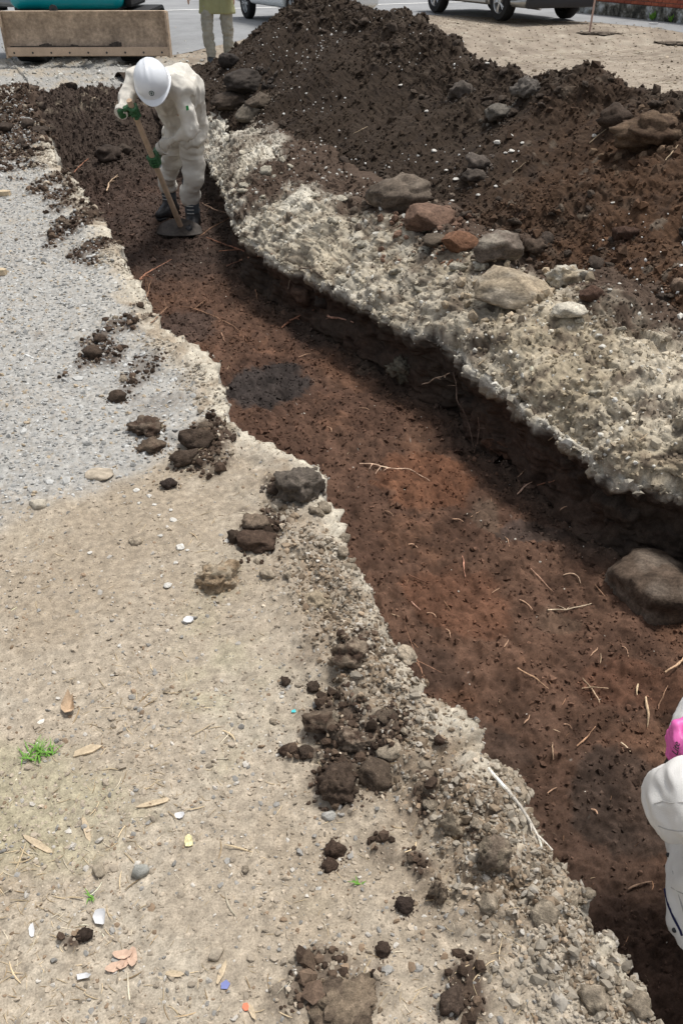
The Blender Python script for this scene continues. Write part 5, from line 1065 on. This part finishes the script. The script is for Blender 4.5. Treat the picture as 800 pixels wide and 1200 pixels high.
sdf_obj('hand', hand_s, .006, M['skin'], ps, k=.008); sdf_obj('hand', [((-a[0]-.1, a[1], a[2]) , (-b[0]-.1, b[1], b[2]), r, q) for a, b, r, q in hand_s], .006, M['skin'], ps, k=.008)
for a_, t_ in ((a1, (.25, -1)), (a2, (.2, -1))): boot(ps, a_, t_, M['gaiter'], M['black'], M['lace'], .27, .1, .062)
head(ps, (0, .02, 1.66), (0, -1, -.1), (0, 0, 1), M['skin'], None, hair=M['hair'])
#==MACHINES==
# ------------------------------------------------------------------ road and its line
rd = [(-700,95),(-300,72),(-60,66),(60,64),(150,61),(205,62),(245,57),(300,50),(400,36),(500,27),(540,28),(600,31),(650,34),(700,37),(760,43),(800,47),(900,58),(1100,78)]
rp = [at(x, y, .05) for x, y in rd]; ex = np.array([p[0] for p in rp]); ey = np.array([p[1] for p in rp]); xs = np.linspace(ex[0], ex[-1], 260); yd = np.interp(xs, ex, ey)+.12*fbm(xs, xs*0, xs*0, 1.6, 4)
tt = np.concatenate([np.linspace(0, .3, 40), np.linspace(.3, 1, 12)[1:]]); XX = np.broadcast_to(xs[None], (len(tt), len(xs))); YY = yd[None]+tt[:, None]*(70-yd[None]); ZZ = zfar(YY)+.03-.028*np.exp(-tt[:, None]*200)
road = tag(link('road', mesh_np('road', np.stack([XX, YY, ZZ], -1).reshape(-1, 3), gridfaces(len(tt), len(xs)), M['asphalt'])), 'pale worn asphalt road', kind='structure')
lp = [at(x, y, .2) for x, y in ((-60,21),(133,16),(282,11.5),(400,8.5),(505,5),(700,0))]; B = MB(); v = []
for k, p in enumerate(lp):
    d_ = V3(lp[min(k+1, 5)])-V3(lp[max(k-1, 0)]); d_ /= np.linalg.norm(d_); n_ = V3((-d_[1], d_[0], 0)); 
    for s_ in (-1, 1): q = V3(p)+n_*.09*s_; v.append((q[0], q[1], zfar(q[1])+.036))
B.add(v, [(2*k, 2*k+2, 2*k+3, 2*k+1) for k in range(5)]); tag(B.build('road_line', M['line']), 'white edge line painted on the road', kind='structure')
# ------------------------------------------------------------------ brick wall on its old base
M['wallbase'] = None
m_, n_, b_ = nmat('peeling_base', .9, .2); t1 = noise_node(n_, 3.2, 6, .7); t2 = noise_node(n_, 14, 5, .7); cr = n_.nodes.new('ShaderNodeValToRGB'); cr.color_ramp.elements[0].position = .40; cr.color_ramp.elements[0].color = (.045, .045, .04, 1); cr.color_ramp.elements[1].position = .62; cr.color_ramp.elements[1].color = (.50, .53, .54, 1)
e2 = cr.color_ramp.elements.new(.5); e2.color = (.17, .165, .14, 1); n_.links.new(t1.outputs[0], cr.inputs[0]); n_.links.new(modulate(n_, cr.outputs[0], t2.outputs[0], .5, 1.4), b_.inputs['Base Color']); M['wallbase'] = m_
M['brick'] = earth('red_brick', (.40, .125, .075), 9, 90, (.75, 1.25), (.8, 1.2), .002); M['brick2'] = earth('dark_red_brick', (.32, .10, .065), 9, 90, (.75, 1.25), (.8, 1.2), .002); M['mortar'] = earth('mortar', (.22, .17, .14), 20, 200)
wa, wb = at(683, 17, .2), at(800, 30, .2); dw = (wb-wa)[:2]; dw /= np.linalg.norm(dw); w0 = wa[:2]-dw*.4; Lw = 6.2; ang = math.atan2(dw[1], dw[0])
wall = empty('brick_wall', (w0[0], w0[1], .2), ang, 'low red brick wall on a mottled peeling base beside the road', 'wall')
MB().box((Lw/2, .14, .11), (Lw, .30, .32), ch=.015).build('wall_base', M['wallbase'], wall); MB().box((Lw/2, .14, .57), (Lw-.01, .17, .60)).build('mortar', M['mortar'], wall)
bm_ = MB().box((0, 0, 0), (.205, .20, .058), ch=.004).build('brick', M['brick'], wall).data; bm2 = bm_.copy(); bm2.materials[0] = M['brick2']; first = [o for o in bpy.data.objects if o.name == 'brick'][0]; kb = 0
for r_ in range(8):
    for c in range(28):
        x = .11+c*.215+(.107 if r_ % 2 else 0)
        if x > Lw-.1: continue
        o = first if kb == 0 else bpy.data.objects.new('brick', bm_ if random.random() < .6 else bm2)
        if kb: col.objects.link(o); o.parent = wall
        o.location = (x, .14+random.uniform(-.003, .003), .305+r_*.070); o.rotation_euler = (0, 0, random.uniform(-.008, .008)); kb += 1
MB().box((Lw/2, .14, .90), (Lw, .28, .06), ch=.01).build('coping', M['mortar'], wall)
def weed(label, px, py, sc_):
    p, _, _ = hit(px, py); z = .235 if py < 40 else p.z; p = Vector(at(px, py, z)); root_ = empty('weed', p, 0, label, 'plant')
    for k in range(9):
        a = k*2.4; B = MB(); q = Vector((math.cos(a)*.05, math.sin(a)*.05, .05+.02*(k % 3)))*sc_; s_ = .03*sc_; sv = Vector((-math.sin(a), math.cos(a), 0))*s_
        B.add([Vector((0, 0, 0)), q*.6+sv, q*1.3+Vector((0, 0, .01)), q*.6-sv, q*.6+Vector((0, 0, .012))], [(0, 1, 4), (1, 2, 4), (2, 3, 4), (3, 0, 4)]); B.build('leaf', M['grass'], root_)
weed('larger green weed at the foot of the brick wall', 763, 24, 1.5); weed('smaller green weed at the foot of the wall, nearer the right edge', 785, 26, 1.2)
p = at(765, 28, .24); tag(MB().box((p[0], p[1], .25), (.17, .06, .02), ch=.004).build('white_fragment', M['white']), 'white fragment on the road edge below the larger weed', 'scrap')
p, _, _ = hit(690, 38); stake = MB().tube([p+Vector((0, 0, -.1)), p+Vector((.01, .0, .5)), p+Vector((.03, 0, 1.25))], [.019, .018, .017], 10).build('stake', plain('pinkish_stake', (.52, .36, .30), .7, s=12, v=(.8, 1.15)), smooth=True)
tag(stake, 'thin pinkish stake standing in the dirt by the road', 'stake')
for q in (('soil_clod', 'flat dark soil patch heaped round the stake foot', 'soil clod', 702, 39, 22, 3, DK, 90), ('soil_clod', 'flat dark soil streak at the right edge of the dirt by the road', 'soil clod', 788, 50, 20, 3, DK, 91)):
    name, label, cat, px, py, rx, ry, c, seed = q; c = (.13, .105, .082); p, _, _ = hit(px, py); mm = mpp(p); o = link(name, rock_mesh(name, c, 4, seed, 0, .30)); o.location = (p.x, p.y, p.z); o.scale = (rx*mm*.8, .16, .022); tag(o, label, cat)

# ------------------------------------------------------------------ vehicles
M['silver'] = plain('silver_paint', (.42, .43, .42), .3, .5, .6, s=2, v=(.97, 1.03), coat=.6); M['van_white'] = plain('van_paint', (.72, .76, .78), .35, .5, s=3, v=(.95, 1.02), coat=.3); M['glass'] = plain('dark_glass', (.02, .025, .03), .06, .6); M['tyre'] = plain('tyre_rubber', (.022, .022, .023), .85, .2, s=25, v=(.7, 1.4))
M['alloy'] = plain('alloy', (.60, .61, .62), .3, .5, .7); M['chrome'] = plain('chrome', (.75, .76, .8), .12, .5, 1); M['dplastic'] = plain('dark_trim', (.025, .025, .028), .6); M['plate'] = plain('plate', (.62, .68, .78), .4); M['blueplate'] = plain('blue_plate', (.10, .20, .62), .35); M['redlamp'] = plain('tail_lamp', (.45, .01, .01), .15, coat=.6); M['steelrim'] = plain('steel_rim', (.45, .46, .47), .5, .5, .3)
def wheel(parent, x, y, r, wd, rim, spokes, side):
    wh = MB().lathe([(r*.62, -wd*.5), (r*.93, -wd*.5), (r, -wd*.36), (r, wd*.36), (r*.93, wd*.5), (r*.62, wd*.5), (r*.62, -wd*.5)], (0, 0, 0), 'X', 36).build('wheel', M['tyre'], parent, (x, y, r), smooth=True)
    B = MB().lathe([(r*.66, -wd*.42), (r*.66, wd*.44), (r*.60, wd*.46), (r*.57, wd*.38), (r*.57, -wd*.42)], (0, 0, 0), 'X', 36).lathe([(.001, wd*.42), (r*.14, wd*.42), (r*.15, wd*.2)], (0, 0, 0), 'X', 18)
    for k in range(spokes):
        a = 2*math.pi*k/spokes
        for da in (-.13, .13):
            q0 = Vector((wd*.38, math.cos(a+da*.4)*r*.13, math.sin(a+da*.4)*r*.13)); q1 = Vector((wd*.40, math.cos(a+da)*r*.6, math.sin(a+da)*r*.6)); B.tube([q0, q1], [.018, .014], 6)
    rm = B.build('rim', rim, wh, smooth=True); bk = MB().lathe([(.001, -wd*.1), (r*.6, -wd*.1)], (0, 0, 0), 'X', 24).build('brake_disc', M['dplastic'], rm)
    bk.parent = wh
    if side < 0: wh.scale = (-1, 1, 1)
    return wh
def rbx(X, Y, Z, c, h, r): 
    q = [np.abs(A-cc)-hh+r for A, cc, hh in zip((X, Y, Z), c, h)]; return np.sqrt(sum(np.maximum(a, 0)**2 for a in q))+np.minimum(np.maximum(np.maximum(q[0], q[1]), q[2]), 0)-r
hd = np.array([-.40, .9165])
RL = at(590, 24.5, .23); rax = RL[:2]+.72*np.array([hd[1], -hd[0]]); car = empty('parked_car', (rax[0], rax[1], zfar(rax[1])+.032), math.atan2(hd[1], hd[0])-math.pi/2, 'silver car parked on the road, rear end toward the dirt lot', 'car')
def cf(X, Y, Z):
    tp = .9-.10*sst(.55, 1.0, Z)-.06*sst(2.9, 3.5, Y)-.05*sst(-.6, -.9, Y); F = rbx(X/(tp/.9), Y, Z, (0, 1.3, .60), (.9, 2.18, .36), .16)
    cb = rbx(X/(1-.28*sst(.85, 1.5, Z)), Y+(Z-1)*np.where(Y > 1, 1.0, -.35), Z, (0, .72, 1.10), (.84, 1.35, .40), .16); F = smin(F, cb, .06)
    for yy in (0, 2.65): F = np.maximum(F, -np.maximum(np.sqrt((Y-yy)**2+(Z-.33)**2)-.385, .58-np.abs(X)))
    F = np.maximum(F, .24+.0*Z-Z+.02*sst(.5, .9, np.abs(X))); F = np.maximum(F, -(.006-np.abs(Y-1.18)+.0)*np.where((np.abs(X) > .8) & (Z > .4) & (Z < 1), 1, -9)); return F
netmesh('body', cf, (-1.0, -1.0, .1), (1.0, 3.6, 1.62), .034, M['silver'], car)
def gf(X, Y, Z):
    cb = rbx(X/(1-.28*sst(.85, 1.5, Z)), Y+(Z-1)*np.where(Y > 1, 1.0, -.35), Z, (0, .72, 1.10), (.846, 1.356, .395), .16); pil = np.minimum(np.minimum(np.abs(Y-1.05), np.abs(Y+.05)), 9)
    F = np.maximum(np.maximum(cb, .98-Z), Z-1.36); side = (np.abs(X) > .55); return np.maximum(F, np.where(side, .04-pil, -1))
netmesh('windows', gf, (-1.0, -1.0, .9), (1.0, 3.2, 1.45), .036, M['glass'], car)
for y in (0, 2.65):
    for s_ in (-1, 1): wheel(car, s_*.78, y, .335, .22, M['alloy'], 5, s_)
MB().box((0, -.86, .335), (1.62, .14, .17), ch=.05).build('bumper', M['dplastic'], car, smooth=True); MB().box((0, -.915, .43), (1.60, .05, .028), ch=.01).build('chrome_strip', M['chrome'], car); MB().box((0, -.895, .56), (.34, .02, .17), ch=.004).build('licence_plate', M['blueplate'], car)
for s_ in (-1, 1): MB().box((s_*.70, -.84, .82), (.34, .14, .13), ch=.04).build('tail_lamp', M['redlamp'], car); MB().box((s_*.905, 1.3, .33), (.03, 1.7, .07), ch=.01).build('sill_trim', M['chrome' if 0 else 'silver'], car); MB().box((s_*.96, 2.05, 1.02), (.2, .1, .13), ch=.04).build('mirror', M['silver'], car); MB().box((s_*.885, .85, .80), (.02, .18, .025), ch=.008).build('door_handle', M['silver'], car)
MB().tube([(-.5, -.5, .26), (-.5, -.9, .25)], .03, 10).build('exhaust', M['chrome'], car, smooth=True)
hv = np.array([-.45, .893]); RLv = at(348, 34, .2); rv = RLv[:2]+.66*np.array([hv[1], -hv[0]]); van = empty('parked_van', (rv[0], rv[1], zfar(rv[1])+.032), math.atan2(hv[1], hv[0])-math.pi/2, 'white van parked behind the heap peak', 'van')
def vf(X, Y, Z):
    F = rbx(X/(1-.10*sst(1.0, 1.9, Z)), Y-.35*np.maximum(0, Z-1)*(Y > 1.5)*-1, Z, (0, 1.25, 1.08), (.80, 1.78, .80), .10)
    for yy in (0, 2.4): F = np.maximum(F, -np.maximum(np.sqrt((Y-yy)**2+(Z-.28)**2)-.34, .45-np.abs(X)))
    return F
netmesh('body', vf, (-.95, -.7, .2), (.95, 3.3, 2.0), .036, M['van_white'], van)
for s_ in (-1, 1):
    for y0, y1 in ((-.2, .75), (.85, 1.65), (1.75, 2.4)): MB().prism([(y0, 1.15), (y1, 1.15), (y1-.03, 1.62), (y0+.03, 1.62)], s_*.745, s_*.775, 'YZ').build('window', M['glass'], van)
    MB().box((s_*.70, -.52, .95), (.10, .04, .32), ch=.015).build('tail_lamp', M['redlamp'], van)
    for y in (0, 2.4): wheel(van, s_*.69, y, .28, .15, M['steelrim'], 6, s_)
MB().prism([(-.6, 1.15), (.6, 1.15), (.55, 1.62), (-.55, 1.62)], -.545, -.515, 'XZ').build('rear_window', M['glass'], van); MB().box((0, -.55, .42), (1.5, .12, .17), ch=.04).build('bumper', M['van_white'], van); MB().box((0, -.545, .66), (.33, .02, .165), ch=.004).build('licence_plate', M['plate'], van)
# ------------------------------------------------------------------ excavator
M['teal_paint'] = plain('teal_paint', (.0, .40, .46), .35, .5, s=3, v=(.92, 1.05), coat=.4); M['blade_steel'] = earth('dusty_blade', (.48, .375, .28), 3.5, 22, (.55, 1.3), (.7, 1.25), .004); M['dark_steel'] = plain('dark_machine_steel', (.03, .032, .035), .55, .5, .2, s=8, v=(.6, 1.8)); M['grey_steel'] = plain('grey_cylinder', (.30, .31, .32), .4, .5, .4, s=8)
bc = at(106, 70, .10); exx = bc[0]; exy = bc[1]; zx = 0.0; ex_ = empty('excavator', (exx, exy, drop(exx, exy)[0]), R_(2), 'teal compact excavator with a dusty tan dozer blade beyond the trench end', 'excavator')
Wd = 190/79/2*1.0
prof = [(-.02, .10), (-.04, .135), (.02, .20), (.045, .32), (.05, .45), (.03, .58), (-.01, .67), (.04, .675), (.09, .58), (.11, .45), (.105, .32), (.08, .20), (.03, .10)]
b_ = MB().prism([(y, z) for y, z in prof], -Wd, Wd, 'YZ').build('dozer_blade', M['blade_steel'], ex_, smooth=False)
MB().box((0, -.035, .165), (Wd*2-.01, .028, .11), ch=.004).build('cutting_edge', earth('pale_cutting_edge', (.56, .43, .32), 5, 60, (.85, 1.1), (.9, 1.1), .001), b_)
B = MB(); r0 = random.Random(4); v = []; N_ = 46
for k in range(N_): x = -Wd*.92+k*Wd*1.35/N_; hgt = .012+.05*max(0, fbm(np.array([x*5.]), np.array([0.]), np.array([3.]), 1, 3)[0]); B.box((x, -.03, .225+hgt/2), (Wd*1.4/N_, .03, hgt), ch=.004)
B.build('caked_mud', M['steel'], b_)
for k in range(9): MB().lathe([(.001, -.052), (.014, -.052), (.016, -.046)], (-Wd+.12+k*(2*Wd-.24)/8, 0, .15), 'Y', 8).build('bolt', M['dark_steel'], b_)
for s_ in (-1, 1): MB().box((s_*(Wd-.012), .04, .37), (.03, .20, .58), ch=.006).build('end_plate', M['blade_steel'], b_); MB().tube([(s_*.42, .1, .35), (s_*.34, 1.1, .32)], .07, 4).build('blade_arm', M['dark_steel'], ex_)
MB().tube([(0, .1, .45), (0, .8, .5)], .05, 12).build('blade_cylinder', M['grey_steel'], ex_, smooth=True)
MB().lathe([(.012, 0), (.06, 0), (.06, .02), (.045, .02)], (-.42, .02, .69), 'Y', 12).build('lifting_ring', M['dark_steel'], b_)
for s_ in (-1, 1):
    xc = s_*.78-.20; r = .30; pts = []
    for k in range(40):
        a = k/40*(2*math.pi*r+2*1.9); 
        if a < 1.9: p = (.55+a, 0); 
        elif a < 1.9+math.pi*r: q = (a-1.9)/r; p = (2.45+r*math.sin(q), r-r*math.cos(q))
        elif a < 3.8+math.pi*r: p = (2.45-(a-1.9-math.pi*r), 2*r)
        else: q = (a-3.8-math.pi*r)/r; p = (.55-r*math.sin(q), r+r*math.cos(q))
        pts.append(p)
    tk = MB()
    for k in range(40):
        p, q = pts[k], pts[(k+1) % 40]; a = math.atan2(q[1]-p[1], q[0]-p[0]); tk.box((xc, (p[0]+q[0])/2, (p[1]+q[1])/2), (.40, .12, .05), Matrix.Rotation(a, 3, 'X').to_4x4(), .008)
    t_ = tk.build('track', M['black'], ex_); MB().box((xc, 1.5, .30), (.28, 1.9, .28), ch=.04).build('track_frame', M['dark_steel'], t_)
    for y in (.55, 2.45): MB().lathe([(.01, -.16), (.24, -.16), (.26, 0), (.24, .16), (.01, .16)], (xc, y, .30), 'X', 24).build('sprocket', M['dark_steel'], t_)
MB().box((0, 1.5, .42), (1.3, 1.3, .22), ch=.05).lathe([(.01, .52), (.5, .52), (.5, .62), (.01, .62)], (0, 1.5, 0), 'Z', 28).build('undercarriage', M['dark_steel'], ex_, smooth=True)
hx = (97-400)/72-exx+.0
def hf(X, Y, Z): return np.minimum(rbx(X, Y, Z, (hx+.05, 1.6, .98), (.86, .85, .34), .14), rbx(X, Y, Z, (hx+.45, 1.6, 1.15), (.5, .82, .42), .16))
netmesh('house', hf, (hx-1.1, .5, .5), (hx+1.2, 2.7, 1.8), .03, M['teal_paint'], ex_)
MB().box((hx+.04, 1.6, .655), (1.6, 1.5, .05), ch=.01).build('floor_plate', M['dark_steel'], ex_); MB().box((hx+.97, 1.55, .92), (.10, 1.3, .52), ch=.04).build('rubber_guard', M['black'], ex_); MB().box((hx+.02, .742, .80), (1.2, .012, .012)).build('panel_seam', M['dark_steel'], ex_)
cb = MB().box((hx-.25, 1.35, 1.95), (1.0, 1.0, 1.3), ch=.08).build('cab', M['teal_paint'], ex_)
for s_, (cx, cy, dx, dy) in enumerate([(hx-.25, .84, .8, .02), (hx-.25, 1.86, .8, .02), (hx-.76, 1.35, .02, .8), (hx+.26, 1.35, .02, .8)]): MB().box((cx, cy, 2.05), (dx, dy, .85), ch=.008).build('window', M['glass'], cb)
br = MB().box((hx-1.05, 1.5, .86), (.42, .5, .42), ch=.05).lathe([(.01, -.3), (.13, -.3), (.13, .3), (.01, .3)], (hx-1.2, 1.5, .9), 'Z', 16).build('boom_bracket', M['dark_steel'], ex_)
MB().tube([(hx-1.2, 1.5, 1.0), (hx-1.5, 1.45, 2.0), (hx-2.3, 1.4, 2.7), (hx-3.1, 1.35, 2.5)], [.16, .17, .16, .13], 4).build('boom', M['teal_paint'], ex_); MB().tube([(hx-3.1, 1.35, 2.6), (hx-3.5, 1.3, 1.2)], [.14, .1], 4).build('arm', M['teal_paint'], ex_)
MB().prism([(hx-3.75, .45), (hx-3.3, .45), (hx-3.1, .8), (hx-3.3, 1.2), (hx-3.6, 1.2), (hx-3.7, .9)], 1.0, 1.6, 'XZ').build('bucket', M['dark_steel'], ex_)
for (a, b_2, r, mt, nm) in [((hx-1.35, 1.2, .75), (hx-.55, .95, .70), .05, 'grey_steel', 'swing_cylinder'), ((hx-1.45, 1.15, .95), (hx-1.1, 1.1, 1.3), .035, 'dark_steel', 'hose'), ((hx-1.3, 1.1, .62), (hx-.9, .9, .55), .04, 'grey_steel', 'step'), ((hx-1.5, 1.3, 1.0), (hx-1.75, 1.35, 1.9), .06, 'grey_steel', 'boom_cylinder')]: MB().tube([a, b_2], r, 10).build(nm, M[mt], ex_, smooth=True)
#==END==
